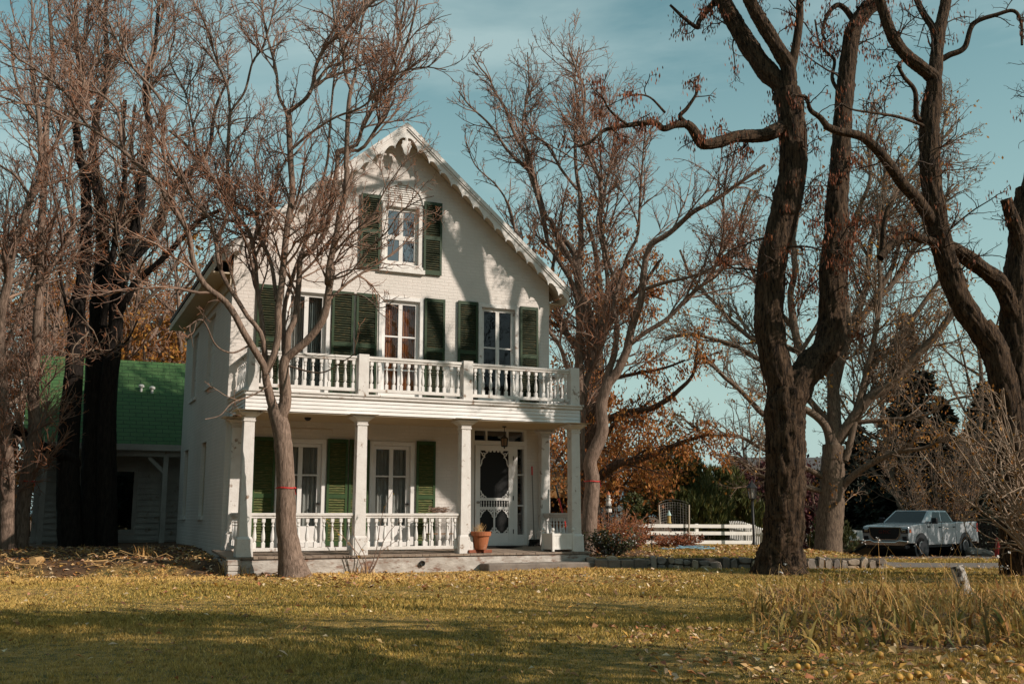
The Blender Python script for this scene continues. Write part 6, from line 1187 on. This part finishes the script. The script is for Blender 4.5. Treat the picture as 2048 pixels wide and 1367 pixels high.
for k, (x, y) in enumerate(fruits):
    if f0 is None: f0 = MB().lathe([(.003, -.034), (.02, -.030), (.034, -.012), (.036, .006), (.026, .026), (.012, .036), (.002, .036)], n=12).build('fallen_fruit', fm, smooth=True); o = f0
    else: o = f0.copy(); link(o)
    q = ground_at(x, y); s_ = random.uniform(.6, .9); o.location = (q[0], q[1], q[2] + .035); o.rotation_euler = (random.uniform(.8, 2), random.uniform(0, 1), random.uniform(0, 6)); o.scale = (s_, s_, s_ * 1.1); tag(o, 'yellow fallen fruit on the leafy lawn before the iris bed', 'fruit', 'fallen fruit on the lawn')
# bare vine against the railing
vb = HW(2.35, -.32, 0); vn = thing('bare_vine', 'thin bare sapling with a few yellow leaves against the second porch column', 'vine', vb)
mb = MB(); br_ = []
for a, l, b_ in ((-.9, 1.35, .25), (-.35, .95, .1), (.7, 1.2, .1), (.35, 1.7, .2), (-.6, .7, 0), (1.0, .8, 0)):
    pts = [(math.sin(a) * l * u * .8 + .05 * math.sin(6 * u + a), -.02 - b_ * u * .4, l * u * (1 - .2 * u * abs(a))) for u in np.linspace(0, 1, 8)]; mb.tube(pts, list(np.linspace(.011, .004, 8)), 5); br_.append(pts)
mb.build('stem', M['bark_crown'], vn); br_ = np.array(br_); leaf_mesh('leaves', br_, material('yellow_leaf', (.55, .33, .04), .7, trans=.3), vn, 0, 22, .026, .3, .6, .02, 1, .4)
# sticks and a cut log on the soil at the left
mb = MB()
for k in range(90):
    x, y = rng.uniform(-11, -4.4), rng.uniform(19.6, 22.5); a = rng.uniform(0, 6.28); l = rng.uniform(.1, .55); z = gz(x, y) + .03; mb.tube([(x, y, z), (x + .5 * l * math.cos(a), y + .5 * l * math.sin(a), z + rng.uniform(0, .10)), (x + l * math.cos(a + .2), y + l * math.sin(a + .2), z + rng.uniform(-.01, .12))], rng.uniform(.006, .014), 5)
tag(mb.build('wood_debris', M['straw']), 'pale sticks and wood chips strewn on the soil before the wing', 'wood debris', kind='stuff')
p = ground_at(72, 1128); o = MB().tube([(0, -.15, .07), (0, .2, .08)], .07, 12).build('cut_log', M['straw']); o.location = (p[0], p[1], p[2]); tag(o, 'short cut log with pale end on the littered soil at the left', 'log')
def tuft(p, n, h, label):
    def f(m): return np.stack([p[0] + rng.normal(0, .12, m), p[1] + rng.normal(0, .1, m)], -1)
    o, _ = blade_strips(n, f, h, .006, 5, .7, 'dry_tuft', dm); tag(o, label, 'dry tuft')
tuft(ground_at(468, 1146), 130, .26, 'dry grass tuft at the left front corner of the porch'); tuft(ground_at(290, 1112), 60, .26, 'straw tuft on the sunlit soil patch before the wing'); tuft(ground_at(716, 1146), 90, .18, 'dry tuft at the foot of the thin sapling by the porch'); tuft(ground_at(172, 1106), 30, .22, 'small pale tuft at the edge of the shade near the old dark trunks')
